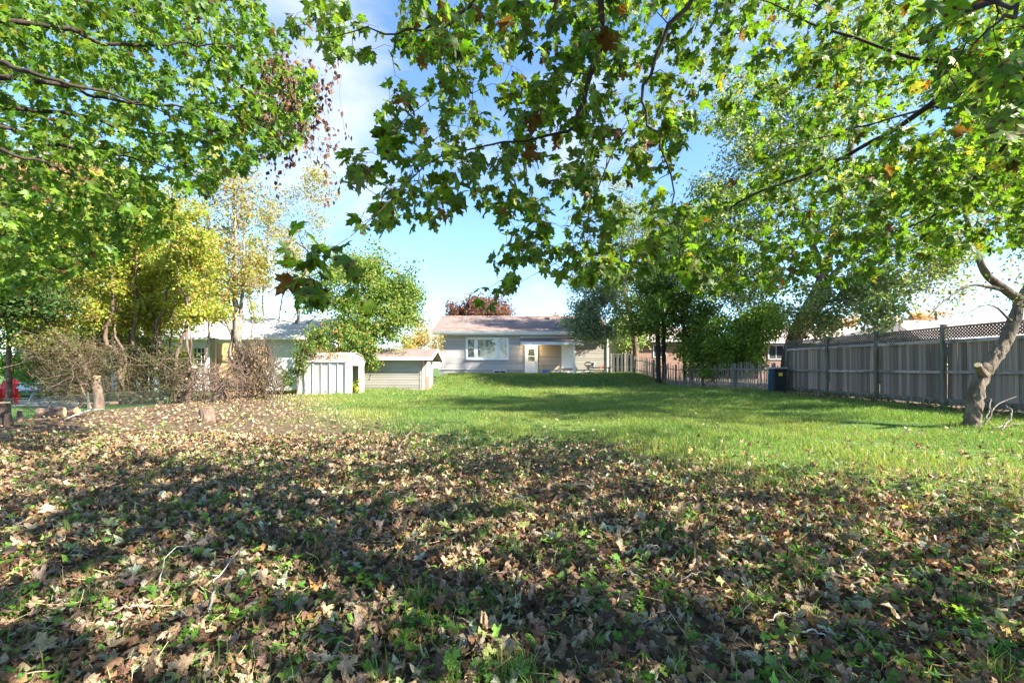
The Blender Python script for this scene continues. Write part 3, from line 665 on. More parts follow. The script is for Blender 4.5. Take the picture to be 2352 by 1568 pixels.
V, T = tubeA([(xx, HYF-0.35, 2.928), (xx, HYF-0.35, 2.88)], 0.07, 10, True); np_mesh('lamp_base', V, T, M['white'], lamp)
V, T = tubeA([(xx, HYF-0.35, 2.878), (xx, HYF-0.35, 2.85), (xx, HYF-0.35, 2.80)], [0.05, 0.075, 0.03], 10, True); np_mesh('bulb', V, T, emit('porch bulb', (1.0, 0.72, 0.35), 60), lamp)
ld = bpy.data.lights.new('lamp_light', 'POINT'); ld.energy = 12; ld.color = (1, 0.72, 0.4); ld.shadow_soft_size = 0.06
lo_ = bpy.data.objects.new('lamp_light', ld); lo_.location = (xx, HYF-0.35, 2.72); link(lo_, lamp)
# things by the back wall
pzf = hz(861)
b = empty('recycling_bin', (hx(1251), HYF-0.6, pzf), 'blue plastic recycling box on the porch slab', 'bin')
V = boxv(hx(1251)-0.22, hx(1251)+0.22, HYF-0.8, HYF-0.45, pzf, pzf+0.36); V[0:4, 0] = V[0:4, 0]*0.9+hx(1251)*0.1; np_mesh('body', V, BOXT, M['blue'], b)
boxes('rim', [(hx(1251)-0.25, hx(1251)+0.25, HYF-0.83, HYF-0.80, pzf+0.33, pzf+0.38), (hx(1251)-0.25, hx(1251)+0.25, HYF-0.45, HYF-0.42, pzf+0.33, pzf+0.38)], M['blue'], b)
box('recycling_mark', (hx(1251)-0.05, hx(1251)+0.05, HYF-0.809, HYF-0.804, pzf+0.08, pzf+0.17), M['white'], b)
sh = empty('snow_shovel', (hx(1243), HYF-0.3, pzf), 'shovel leaning on the porch wall beside the blue box', 'shovel')
V, T = tubeA([(hx(1246), HYF-0.45, pzf+0.25), (hx(1238), HYF-0.1, pzf+0.95)], 0.018, 6, True); np_mesh('shaft', V, T, M['newpost'], sh)
V, T = tubeA([(hx(1238), HYF-0.1, pzf+0.95), (hx(1236.5), HYF-0.06, pzf+1.08), (hx(1233), HYF-0.08, pzf+1.1)], 0.022, 6, True); np_mesh('grip', V, T, M['black'], sh)
np_mesh('blade', obox((hx(1247), HYF-0.47, pzf+0.14), (0.13, 0, 0), (0, 0.01, 0.02), (-0.03, -0.03, 0.14)), BOXT, M['metal'], sh)
wbx0, wbx1, wy = hx(1343), hx(1398), HYF-1.0; wz = gzf(5.5, wy)
wb = empty('workbench', (hx(1370), wy, wz), 'low black workbench against the house wall with tools on it', 'bench')
box('bench_top', (wbx0, wbx1-0.1, wy-0.25, wy+0.25, wz+0.40, wz+0.50), M['black'], wb)
for xx in (wbx0+0.08, wbx1-0.22):
    for yy in (wy-0.2, wy+0.2): box('leg', (xx, xx+0.05, yy-0.025, yy+0.025, wz-0.02, wz+0.40), M['black'], wb)
boxes('stretcher', [(wbx0+0.13, wbx1-0.22, wy-0.02, wy+0.02, wz+0.14, wz+0.18)], M['black'], wb)
wr = empty('wire_planter', (hx(1345), wy, wz+0.5), 'bent dark wire planter standing on the black bench', 'planter')
for q in range(6):
    an = q*0.6; c0 = np.array((hx(1346), wy, wz+0.70)); tt = np.linspace(0, 2*math.pi, 12)
    V, T = tubeA(c0+np.stack([0.30*np.cos(tt), 0.16*np.cos(tt+an)*0.7, 0.18*np.sin(tt)*math.cos(an*0.35)], -1), 0.012, 4); np_mesh('hoop', V, T, M['black'], wr)
np_mesh('pot', *tubeA([(hx(1357), wy, wz+0.51), (hx(1357), wy, wz+0.82)], [0.10, 0.15], 10, True), M['found'], wr)
cr_ = empty('slatted_crate', (hx(1343), wy-0.5, wz), 'white slatted plastic crate in front of the black bench', 'crate')
for q in range(4): box('slat', (hx(1336), hx(1353), wy-0.75, wy-0.42, wz-0.01+q*0.09, wz+0.05+q*0.09), M['white'] if q % 2 == 0 else M['black'], cr_)
rt = empty('red_handled_tool', (hx(1365), wy-0.45, wz), 'red handled garden tool leaning on the black bench', 'tool')
np_mesh('shaft', *tubeA([(hx(1357), wy-0.62, wz+0.03), (hx(1376), wy-0.30, wz+0.56)], 0.02, 6, True), M['red'], rt)
np_mesh('grip', *tubeA([(hx(1376), wy-0.30, wz+0.56), (hx(1379), wy-0.27, wz+0.62)], 0.04, 6, True), M['red'], rt)
np_mesh('head', obox((hx(1355), wy-0.65, wz+0.03), (0.16, 0, 0), (0, 0.10, 0), (0, 0, 0.03)), BOXT, M['metal'], rt)

# ------------------------------------------------------------------ small siding outbuilding
q25 = lambda dx, d=25.0: (dx-CX)*d/FPX
ox0, ox1, oy0, oy1 = q25(832), q25(967), 25.0, 28.2
ob_ = empty('garden_outbuilding', ((ox0+ox1)/2, 26.6, gzf(-6.5, 26)), 'low tan sided outbuilding with brown shingle gable roof beside the metal shed', 'outbuilding')
OZB, OZT = -0.08, 1.72
boxes('wall', [(ox0, ox1, oy0, oy0+0.12, OZB, OZT), (ox0, ox0+0.12, oy0+0.12, oy1, OZB, OZT), (ox0+0.12, ox1, oy1-0.12, oy1, OZB, OZT), (ox1-0.12, ox1, oy0+0.12, oy1-0.12, OZB, OZT)], M['siding_tan_shade'], ob_)
siding(ob_, ox0, ox1-0.07, oy0, 0.02, OZT, M['siding_tan_shade'], 0.142)
box('corner_board', (ox1-0.07, ox1+0.028, oy0-0.032, oy0+0.09, -0.05, OZT), M['siding_tan_shade'], ob_)
siding_x(ob_, oy0+0.10, oy0+1.0, ox1, 0.02, OZT, M['flakewhite'], 0.142)
od = box('door', (ox1, ox1+0.05, oy0+1.05, oy0+2.15, -0.02, 1.66), M['redpaint'], ob_)
box('door_panel', (ox1+0.051, ox1+0.07, oy0+1.15, oy0+2.05, 0.75, 1.6), M['flakewhite'], od)
for q in range(3):
    for r_ in range(2): box('pane', (ox1+0.071, ox1+0.08, oy0+1.25+r_*0.38, oy0+1.55+r_*0.38, 0.82+q*0.25, 1.02+q*0.25), M['glass'], od)
box('door_jamb', (ox1, ox1+0.10, oy0+2.16, oy0+2.5, -0.05, 1.7), M['flakewhite'], ob_)
box('door_jamb', (ox1, ox1+0.09, oy0+2.52, oy1, -0.05, 1.7), M['flakewhite'], ob_)
np_mesh('downpipe', *tubeA([(ox1+0.06, oy0+0.02, 1.62), (ox1+0.06, oy0+0.02, 0.0)], 0.03, 6, True), M['redpaint'], ob_)
orx0, orx1 = ox0-0.2, q25(992, 24.65); ory, orz, oryr, orzr = 24.65, 1.83, 26.6, 2.36
orf = quadslab((orx0, ory, orz), (orx1, ory, orz), (orx1, oryr, orzr), (orx0, oryr, orzr), 0.06, 'roof', M['roof'], ob_)
quadslab((orx0, oryr, orzr), (orx1, oryr, orzr), (orx1, 28.75, 1.66), (orx0, 28.75, 1.66), 0.06, 'roof_slope', M['roof'], orf)
for q in range(14):
    f0, f1 = q/14, min((q+1.3)/14, 1); ya, yb2 = ory+(oryr-ory)*f0, ory+(oryr-ory)*f1; za, zb2 = orz+(orzr-orz)*f0, orz+(orzr-orz)*f1
    U = np.array([(orx0, ya, za+0.016), (orx1, ya, za+0.016), (orx1, yb2, zb2+0.003), (orx0, yb2, zb2+0.003)])
    np_mesh('shingle_course', np.vstack([U-np.array([0, 0, 0.014]), U]), BOXT, M['roof'], orf)
box('fascia', (orx0, orx1, ory-0.03, ory-0.002, 1.66, 1.82), M['white'], ob_)
box('soffit', (orx0, orx1, ory, oy0-0.03, 1.67, 1.70), M['white'], ob_)
for (ya, za, yb2, zb2) in ((ory, orz, oryr, orzr), (oryr, orzr, 28.75, 1.66)):
    U = np.array([(orx1+0.002, ya, za-0.16), (orx1+0.03, ya, za-0.16), (orx1+0.03, yb2, zb2-0.16), (orx1+0.002, yb2, zb2-0.16)])
    np_mesh('bargeboard', np.vstack([U, U+np.array([0, 0, 0.17])]), BOXT, M['white'], ob_)
np_mesh('gable_panel', np.array([(ox1-0.02, oy0, OZT), (ox1-0.02, oy1, OZT), (ox1-0.02, oryr, orzr-0.07), (ox1+0.01, oy0, OZT), (ox1+0.01, oy1, OZT), (ox1+0.01, oryr, orzr-0.07)]),
        np.array([[0, 2, 1], [3, 4, 5], [0, 1, 4], [0, 4, 3], [1, 2, 5], [1, 5, 4], [2, 0, 3], [2, 3, 5]]), M['flakewhite'], ob_)
box('verge_soffit', (ox1+0.012, orx1, oy0-0.3, oy1+0.3, 1.60, 1.63), M['white'], ob_) if False else None

# ------------------------------------------------------------------ old metal shed, gambrel end towards +X
sr = math.radians(5)
scx, scy = -7.5, 20.6                       # near corner of the gable end
ux, uy = np.array((math.cos(sr), -math.sin(sr)*-1*-1, 0)), np.array((math.sin(sr), math.cos(sr), 0))
ux = np.array((math.cos(sr), -math.sin(sr), 0))
def S3(u, v, z): return np.array((scx, scy, 0))+ux*u+uy*v+np.array((0, 0, z))
sg = gzf(-8.5, 21.2)-0.03
SL, SW, SE, SP = 2.35, 1.95, sg+1.52, sg+1.98
shed = empty('metal_shed', S3(-1.2, 0.95, sg), 'old white metal shed with rusty gambrel roof and open doorway', 'shed')
def sbox(name, u0, u1, v0, v1, z0, z1, mat, parent):
    V = np.array([S3(u, v, z) for z in (z0, z1) for (u, v) in ((u0, v0), (u1, v0), (u1, v1), (u0, v1))]); return np_mesh(name, V, BOXT, mat, parent)
npan = 6
for q in range(npan):
    a, b2 = -SL+SL*q/npan, -SL+SL*(q+1)/npan
    dv = 0.004*math.sin(q*2.1)
    p_ = sbox('wall_panel', a+0.01, b2-0.01, 0+dv, 0.03+dv, sg, SE, M['whiteold'], shed)
    sbox('rib', b2-0.022, b2+0.018, -0.028, -0.001+min(dv, 0), sg, SE-0.01, M['whiteold'], shed)
sbox('back_wall', -SL, 0, SW-0.03, SW, sg, SE, M['whiteold'], shed)
sbox('end_wall', -SL, -SL+0.03, 0.03, SW-0.03, sg, SE, M['whiteold'], shed)
sbox('top_rail', -SL, 0.01, -0.035, -0.002, SE-0.012, SE+0.05, M['whiteold'], shed)
sbox('front_panel', -0.03, 0, 0.03, 0.62, sg, SE, M['whiteold'], shed)
sbox('front_panel', -0.03, 0, 1.62, SW-0.03, sg, SE, M['whiteold'], shed)
sbox('corner_post', -0.05, 0.02, -0.04, 0.03, sg, SE, M['whiteold'], shed)
sbox('door_header', -0.04, 0.03, 0.45, SW, SE-0.14, SE, M['whiteold'], shed)
sbox('sliding_door', 0.005, 0.03, 1.28, 1.52, sg+0.02, SE-0.15, M['whiteold'], shed)
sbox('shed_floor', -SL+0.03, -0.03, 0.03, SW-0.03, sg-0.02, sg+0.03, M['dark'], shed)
prof = [(-0.05, SE), (0.28, SE+0.31), (SW/2, SP), (SW-0.28, SE+0.31), (SW+0.05, SE)]
gv = [S3(u, v, z) for u in (-0.02, 0.012) for (v, z) in prof]; gt = []
for q in range(1, 4): gt += [[0, q, q+1], [5, 5+q+1, 5+q]]
for q in range(5): r_ = (q+1) % 5; gt += [[q, 5+q, 5+r_], [q, 5+r_, r_]]
np_mesh('gable_end', np.array(gv), np.array(gt), M['whiteold'], shed)
nr = 5
for (pa, pb) in zip(prof[:-1], prof[1:]):
    for q in range(nr):
        a, b2 = -SL-0.05+(SL+0.13)*q/nr, -SL-0.05+(SL+0.13)*(q+1)/nr; lift = 0.02+0.008*(q % 2)
        U = np.array([S3(a+0.004, pa[0], pa[1]+lift), S3(b2-0.004, pa[0], pa[1]+lift), S3(b2-0.004, pb[0], pb[1]+lift), S3(a+0.004, pb[0], pb[1]+lift)])
        np_mesh('roof_panel', np.vstack([U-np.array([0, 0, 0.016]), U]), BOXT, M['rust'], shed)
for (pa, pb) in zip(prof[:-1], prof[1:]):
    np_mesh('gable_trim', bar(S3(0.03, pa[0], pa[1]+0.02), S3(0.03, pb[0], pb[1]+0.02), 0.05, 0.03), BOXT, M['whiteold'], shed)

# ------------------------------------------------------------------ board fence on the right
FX = 11.8
posts_y = [7.9, 10.15, 12.42, 14.7, 17.0, 19.5]
fence = empty('board_fence', (FX, 14, 0.2), 'tall weathered grey board fence topped with lattice', 'fence')
def fz0(y): return gzf(FX, y)
for y in posts_y:
    V = boxv(FX-0.07, FX+0.03, y-0.05, y+0.05, fz0(y)-0.1, 2.40); np_mesh('post', V, BOXT, M['postwood'], fence)
    np_mesh('post_cap', boxv(FX-0.085, FX+0.045, y-0.065, y+0.065, 2.401, 2.425), BOXT, M['postwood'], fence)
for pi, (ya, yb2) in enumerate(zip(posts_y[:-1], posts_y[1:])):
    a, b2 = ya+0.052, yb2-0.052; j = rng.normal(0, 0.012, 6)
    for (zc, h, th, off) in ((1.13+j[0], 0.075, 0.04, -0.005), (1.985+j[1], 0.085, 0.045, -0.01), (2.335, 0.05, 0.05, -0.01), (0.33, 0.16, 0.03, 0.0)):
        np_mesh('rail' if h < 0.1 else 'kickboard', bar((FX+off, a, zc+rng.normal(0, 0.006)), (FX+off, b2, zc+rng.normal(0, 0.006)), th, h), BOXT, M['railwood'] if 0.5 < zc < 2.2 else M['postwood'], fence)
    y = a+0.002
    while y < b2-0.06:
        w = min(rng.uniform(0.125, 0.15), b2-y-0.003); gap = rng.choice([0.002, 0.003, 0.004, 0.009], p=[.4, .3, .18, .12])
        tz = 1.95; dxx = rng.normal(0, 0.004)
        V = boxv(FX+0.038+dxx, FX+0.058+dxx, y, y+w-gap, 0.26+rng.uniform(-.02, .03), tz); V[:, 1] += (V[:, 2]-1)*rng.normal(0, 0.0025)
        np_mesh('board', V, BOXT, M['fencewood'], fence); y += w
    la = Acc(); z0, z1 = 2.03, 2.31; H = z1-z0; Lp = b2-a; st = 0.085
    for sgn, xo in ((1, 0.006), (-1, 0.014)):
        for q in np.arange(-H, Lp, st):
            s0, s1 = q, q+H; t0, t1 = max(0, -s0)/H, min(1, (Lp-s0)/H)
            if t1-t0 < 0.12: continue
            p0 = (FX+xo, a+s0+t0*H, z0+(t0*H if sgn > 0 else H-t0*H)); p1 = (FX+xo, a+s0+t1*H, z0+(t1*H if sgn > 0 else H-t1*H))
            la.add(bar(p0, p1, 0.007, 0.034, (0, 0, 1)), BOXT)
    o_ = la.build('lattice', M['lattice'], fence, kind='stuff')

# ------------------------------------------------------------------ picket fence, gate boards, bin
pf = empty('picket_fence', (10.4, 24.5, 0.1), 'low grey split picket fence running down the slope under shrubs', 'fence')
A, Bp = np.array((11.55, 19.8)), np.array((8.5, 31.5)); Lf = np.linalg.norm(Bp-A); dv = (Bp-A)/Lf
s = 0.05
while s < Lf:
    p = A+dv*s; h = rng.uniform(1.12, 1.38); zb0 = gzf(*p); lean = rng.normal(0, 0.035, 2); w = rng.uniform(0.045, 0.07)
    V = obox((0, 0, h/2), (dv[0]*w/2, dv[1]*w/2, 0), (-dv[1]*0.011, dv[0]*0.011, 0), (0, 0, h/2)); V[4:8] = V[4:8]*np.array([.55, .55, 1])
    V[:, 0] += V[:, 2]*lean[0]+p[0]; V[:, 1] += V[:, 2]*lean[1]+p[1]; V[:, 2] += zb0-0.04
    np_mesh('picket', V, BOXT, M['picket'], pf); s += w+rng.uniform(0.03, 0.065)
nn_ = np.array((-dv[1], dv[0]))*0.04
for hh_ in (0.3, 0.95):
    pts = [(*(A+dv*q+nn_), gzf(*(A+dv*q))+hh_) for q in np.linspace(0, Lf, 14)]
    for p0, p1 in zip(pts[:-1], pts[1:]): np_mesh('rail', bar(p0, p1, 0.03, 0.05), BOXT, M['picket'], pf)
for q in np.linspace(0.1, Lf-0.1, 6):
    p = A+dv*q+nn_*2; np_mesh('post', boxv(p[0]-0.045, p[0]+0.045, p[1]-0.045, p[1]+0.045, gzf(*p)-0.1, gzf(*p)+1.25), BOXT, M['postwood'], pf)
gf = empty('side_fence', (hx(1432), HYF, 0.7), 'dark green stained board-on-board fence joining the bungalow corner', 'fence')
gx0, gx1, gzt = hx(1402), hx(1463), hz(812)
xq = gx0+0.14; qn = 0
while xq < gx1-0.1:
    w = 0.17; front = qn % 2 == 0; zb0 = gzf(xq, HYF)-0.05
    box('board', (xq, xq+w, HYF-0.05 if front else HYF+0.03, HYF-0.028 if front else HYF+0.052, zb0+0.06, gzt+rng.normal(0, 0.012)), M['greenboard'], gf); xq += w*0.82+(0.015 if qn != 5 else 0.1); qn += 1
for xx in (gx0, gx0+(gx1-gx0)*0.52, gx1): box('post', (xx, xx+0.11, HYF-0.06, HYF+0.05, gzf(xx, HYF)-0.1, gzt+0.03), M['picket'], gf)
for zz_ in (0.45, 1.2): box('rail', (gx0, gx1, HYF-0.026, HYF+0.028, gzf(8, 34)+zz_, gzf(8, 34)+zz_+0.08), M['greenboard'], gf)
pk2 = empty('picket_fence', (hx(1480, 33), 33, 0.6), 'short picket panel between the dark side fence and the multi-stemmed tree', 'fence')
xq = hx(1475, 33)
while xq < hx(1512, 33):
    zb0 = gzf(xq, 33); box('picket', (xq, xq+0.07, 32.98, 33.0, zb0-0.05, zb0+rng.uniform(1.2, 1.34)), M['picket'], pk2); xq += 0.12
box('rail', (hx(1475, 33), hx(1512, 33), 33.003, 33.04, gzf(9.8, 33)+0.9, gzf(9.8, 33)+0.97), M['picket'], pk2)
bn = empty('compost_bin', (11.25, 19.35, 0.2), 'black lidded plastic bin with yellow sticker at the board fence end', 'bin')
bz = gzf(11.2, 19.3)
V = boxv(11.0, 11.5, 19.05, 19.5, bz, bz+1.0); V[0:4, 0] = 11.25+(V[0:4, 0]-11.25)*0.85; np_mesh('body', V, BOXT, M['binblack'], bn)
V = boxv(10.96, 11.54, 19.0, 19.54, bz+1.002, bz+1.07); V[4:8, 0] = 11.25+(V[4:8, 0]-11.25)*0.85; np_mesh('lid', V, BOXT, M['found'], bn)
box('sticker', (11.16, 11.32, 19.035, 19.049, bz+0.70, bz+0.84), M['yellow'], bn)
tb = tag(np_mesh('leaning_board', obox((10.82, 19.05, bz+0.46), (0.10, 0.02, 0), (0, 0.02, 0), (0.03, 0.02, 0.5)), BOXT, M['teal'], None), 'narrow teal painted plank leaning beside the black bin', 'plank')

# ------------------------------------------------------------------ neighbouring houses
def simple_house(name, label, x0, x1, y0, y1, zb0, ze, zr, wall, roofm, windows, over=0.4, hip=0.0):
    h = empty(name, ((x0+x1)/2, (y0+y1)/2, zb0), label, 'house')
    boxes('wall', [(x0, x1, y0, y0+0.2, zb0, ze), (x0, x0+0.2, y0+0.2, y1, zb0, ze), (x1-0.2, x1, y0+0.2, y1, zb0, ze), (x0+0.2, x1-0.2, y1-0.2, y1, zb0, ze)], wall, h)
    ym = (y0+y1)/2; a, b2 = x0-over, x1+over; c, d = y0-over, y1+over; zs = ze-0.05
    r_ = quadslab((a, c, zs+0.1), (b2, c, zs+0.1), (b2-hip, ym, zr), (a+hip, ym, zr), 0.1, 'roof', roofm, h)
    quadslab((a+hip, ym, zr), (b2-hip, ym, zr), (b2, d, zs+0.1), (a, d, zs+0.1), 0.1, 'roof_slope', roofm, r_)
    if hip:
        for sg_, xe in ((-1, a), (1, b2)):
            np_mesh('hip_end', np.array([(xe, c, zs+0.1), (xe, d, zs+0.1), (xe-sg_*hip, ym, zr), (xe, c, zs), (xe, d, zs), (xe-sg_*hip, ym, zr-0.1)]), np.array([[0, 1, 2], [3, 5, 4], [0, 3, 4], [0, 4, 1], [1, 4, 5], [1, 5, 2], [2, 5, 3], [2, 3, 0]]), roofm, r_)
    else:
        for xe in (x0+0.05, x1-0.05):
            np_mesh('gable_wall', np.array([(xe-0.05, y0, ze), (xe-0.05, y1, ze), (xe-0.05, ym, zr-0.15), (xe+0.05, y0, ze), (xe+0.05, y1, ze), (xe+0.05, ym, zr-0.15)]), np.array([[0, 2, 1], [3, 4, 5], [0, 1, 4], [0, 4, 3], [1, 2, 5], [1, 5, 4], [2, 0, 3], [2, 3, 5]]), wall, h)
    box('gutter', (a, b2, c-0.12, c-0.003, zs-0.04, zs+0.09), M['white'], h); box('soffit', (a, b2, c, y0-0.003, zs-0.06, zs-0.02), M['white'], h)
    for (wx, wz_, ww, wh, nxm, nzm) in windows:
        w = boxes('window', frame_bars(wx, wx+ww, wz_, wz_+wh, y0-0.002, 0.08, 0.06), M['white'], h)
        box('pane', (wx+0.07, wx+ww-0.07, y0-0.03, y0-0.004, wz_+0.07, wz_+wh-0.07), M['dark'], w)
        for q in range(1, nxm): box('muntin', (wx+ww*q/nxm-0.018, wx+ww*q/nxm+0.018, y0-0.055, y0-0.031, wz_+0.08, wz_+wh-0.08), M['white'], w)
        for q in range(1, nzm): box('muntin', (wx+0.08, wx+ww-0.08, y0-0.052, y0-0.031, wz_+wh*q/nzm-0.018, wz_+wh*q/nzm+0.018), M['white'], w)
    return h
simple_house('white_house', 'white sided house with pale roof behind the left row of trees', -29, -11.6, 26.5, 34, -0.1, 2.95, 4.55, M['white'], M['rooflight'],
             [((444-CX)*26.5/FPX, EYE+(HY-838)*26.5/FPX, 0.75, 1.05, 3, 3), ((588-CX)*26.5/FPX, 1.5, 0.9, 1.1, 2, 1), ((100-CX)*26.5/FPX, 1.3, 0.9, 1.1, 2, 2)])
simple_house('brick_house', 'red brick house with white window behind the dark side fence', (1432-CX)*43/FPX, 19.5, 43, 51, 0.3, 3.75, 5.4, M['brick'], M['roofpink'],
             [((1437-CX)*43/FPX, 2.15, 0.75, 1.5, 2, 2), ((1500-CX)*43/FPX, 2.2, 1.2, 1.2, 2, 1)])
simple_house('pink_roofed_house', 'house with sunlit pink roof behind the leaning tree trunk', 20.0, 31, 37, 45, 0.3, 3.3, 5.0, M['brick'], M['roofpink'], [(20.8, 1.9, 1.3, 1.2, 2, 1)], hip=2.0)
simple_house('hip_roofed_house', 'house with pale pinkish hip roof rising above the lattice fence', 24.5, 38, 27.5, 36, 0.2, 3.05, 4.55, M['brick'], M['roofpink'], [(26, 1.4, 1.4, 1.2, 2, 1)], hip=2.5)

# ------------------------------------------------------------------ neighbour's things on the left
nf = empty('pine_fence', P(500, 850, 21), 'new yellow pine board fence with a tall square post', 'fence')
k21 = 21/FPX; nx0, nx1 = (500-CX)*k21, (604-CX)*k21
ptx = (492-CX)*k21; box('post', (ptx-0.14, ptx+0.12, 20.9, 21.14, -0.2, EYE+(HY-779)*k21), M['newpost'], nf); box('post_cap', (ptx-0.16, ptx+0.14, 20.88, 21.16, EYE+(HY-779)*k21+0.002, EYE+(HY-779)*k21+0.03), M['barkdark'], nf)
xq = nx0-0.02; qn = 0
while xq < nx1:
    zt = EYE+(HY-788)*k21 if xq < (530-CX)*k21 else EYE+(HY-796)*k21
    box('board', (xq, xq+0.145, 21.05, 21.075, -0.1, zt+rng.normal(0, 0.01)), M['newwood'], nf); xq += 0.15
for zc in (0.3, 1.55): box('rail', (nx0, nx1, 21.0, 21.046, zc, zc+0.09), M['newwood'], nf)
# red slatted armchair
cp = np.array((-19.15, 17.0, gzf(-19.15, 17))); rc = empty('garden_chair', cp, 'red slat-back garden armchair beyond the wire fence', 'chair')
def cb(name, x0, x1, y0, y1, z0, z1, par=rc, mat='red'):
    return np_mesh(name, boxv(cp[0]+x0, cp[0]+x1, cp[1]+y0, cp[1]+y1, cp[2]+z0, cp[2]+z1), BOXT, M[mat], par)
for q in range(5):
    xx = -0.30+q*0.125; hgt = 0.98-0.035*abs(q-2)**1.6
    V = obox((0, 0, 0), (0.056, 0, 0), (0, 0.012, 0.004), (0, 0.13, (hgt-0.3)/2)); V += cp+np.array((xx+0.05, 0.28, 0.3+(hgt-0.3)/2)); np_mesh('back_slat', V, BOXT, M['red'], rc)
for q in range(4): cb('seat_slat', -0.30, 0.30, -0.32+q*0.14, -0.20+q*0.14, 0.33-q*0.02, 0.355-q*0.02)
for sx in (-1, 1):
    cb('armrest', sx*0.38-0.07, sx*0.38+0.07, -0.40, 0.32, 0.55, 0.575); cb('leg', sx*0.36-0.02, sx*0.36+0.02, -0.36, -0.24, 0, 0.549)
    cb('leg', sx*0.36-0.02, sx*0.36+0.02, 0.18, 0.30, 0, 0.549); cb('side_rail', sx*0.33-0.015, sx*0.33+0.015, -0.36, 0.40, 0.24, 0.33)
# grey timber bench / table
tp = np.array((-19.3, 19.5, gzf(-19.3, 19.5))); pt = empty('picnic_table', tp, 'grey weathered timber picnic table with pale legs beyond the wire fence', 'table')
def tbx(name, x0, x1, y0, y1, z0, z1, mat='greywood'): return np_mesh(name, boxv(tp[0]+x0, tp[0]+x1, tp[1]+y0, tp[1]+y1, tp[2]+z0, tp[2]+z1), BOXT, M[mat], pt)
for q in range(5): tbx('plank', -0.95, 0.95, -0.4+q*0.165, -0.245+q*0.165, 0.70, 0.74)
for sy in (-0.75, 0.6): tbx('seat_plank', -0.95, 0.95, sy, sy+0.24, 0.42, 0.46)
for xx in (-0.7, 0.7):
    for sy in (-1, 1):
        np_mesh('leg', bar(tp+np.array((xx, sy*0.62, 0)), tp+np.array((xx, sy*0.25, 0.70)), 0.05, 0.10), BOXT, M['whiteold'], pt)
    tbx('cross_beam', xx-0.03, xx+0.03, -0.75, 0.8, 0.36, 0.419); tbx('apron', xx-0.03, xx+0.03, -0.4, 0.42, 0.61, 0.699)
tag(box('patio', (-26, -15.5, 16.2, 20.6, -0.3, gzf(-18, 18)+0.012), M['concrete']), 'pale patio slab in the neighbouring garden', 'patio', kind='structure')
# chain link fence
cl = empty('wire_fence', (-12.1, 12, 0), 'low chain link fence along the left side of the garden', 'fence')
CXF = -12.15; cy0, cy1 = 7.0, 19.0; wa = Acc(); Hc = 0.48
for sgn in (1, -1):
    for q in np.arange(cy0-Hc, cy1, 0.085):
        t0, t1 = max(0, (cy0-q)/Hc), min(1, (cy1-q)/Hc)
        if t1-t0 < 0.1: continue
        y0_, y1_ = q+t0*Hc, q+t1*Hc; zb0 = gzf(CXF, (y0_+y1_)/2)+0.03
        za, zb2 = (t0*Hc, t1*Hc) if sgn > 0 else (Hc-t0*Hc, Hc-t1*Hc)
        V, T = tubeA([(CXF+sgn*0.003, y0_, zb0+za), (CXF+sgn*0.003, y1_, zb0+zb2)], 0.0022, 3); wa.add(V, T)
wa.build('wire_mesh', M['wire'], cl, kind='stuff')
for y in np.arange(cy0, cy1+0.1, 3.0):
    V, T = tubeA([(CXF+0.03, y, gzf(CXF, y)-0.05), (CXF+0.03, y, gzf(CXF, y)+0.56)], 0.018, 8, True); np_mesh('post', V, T, M['wire'], cl)
V, T = tubeA([(CXF, y, gzf(CXF, y)+0.50) for y in np.linspace(cy0, cy1, 9)], 0.004, 4, True); np_mesh('top_wire', V, T, M['wire'], cl)
# ------------------------------------------------------------------ tree machinery
class Skel:
    """branch nodes that twigs can grow from"""
    def __init__(s): s.P = np.zeros((40000, 3)); s.R = np.zeros(40000); s.n = 0
    def add(s, pts, rad):
        k = len(pts); s.P[s.n:s.n+k] = pts; s.R[s.n:s.n+k] = rad; s.n += k
def limb(acc, sk, pts, rad, n=None, sides=7, jit=0.0, node=True, cap=False):
    L_ = np.linalg.norm(np.diff(np.asarray(pts), axis=0), axis=1).sum()
    n = n or int(np.clip(L_/0.18, 5, 34)); p, r_ = smoothline(pts, rad, n)
    if jit: p[1:-1] += rng.normal(0, jit, (n-2, 3))
    r2 = r_*np.exp(rng.normal(0, 0.04, n))
    acc.add(*tubeA(p, r2, sides, cap))
    if node: sk.add(p[max(1, n//6):], r_[max(1, n//6):])
    return p
def grow(acc, sk, targets, sag=0.1, rtip=0.0016, kr=0.010, sides=3, step=0.12, maxlen=9.0, skip=0.0):
    targets = np.asarray(targets); base = sk.P[:sk.n].copy()
    d0 = np.array([np.min(np.linalg.norm(base-t, axis=1)) for t in targets]); twigs = []
    for t in targets[np.argsort(d0)]:
        d = np.linalg.norm(sk.P[:sk.n]-t, axis=1); i = int(np.argmin(d)); L_ = d[i]
        if L_ < 0.03 or L_ > maxlen: continue
        s0 = sk.P[i].copy(); k = int(np.clip(L_/step+2, 3, 8)); u = np.linspace(0, 1, k)[:, None]
        c = s0+(t-s0)*0.5+np.array((0, 0, sag*L_))+rng.normal(0, 0.10*L_, 3)
        pts = (1-u)**2*s0+2*u*(1-u)*c+u*u*t; pts[1:-1] += rng.normal(0, 0.025*L_, (k-2, 3))
        r0 = min(sk.R[i]*0.75, 0.003+kr*L_); rr = np.linspace(max(r0, rtip*1.2), rtip, k)
        acc.add(*tubeA(pts, rr, sides)); sk.add(pts[1:], rr[1:]); twigs.append(pts)
    return twigs
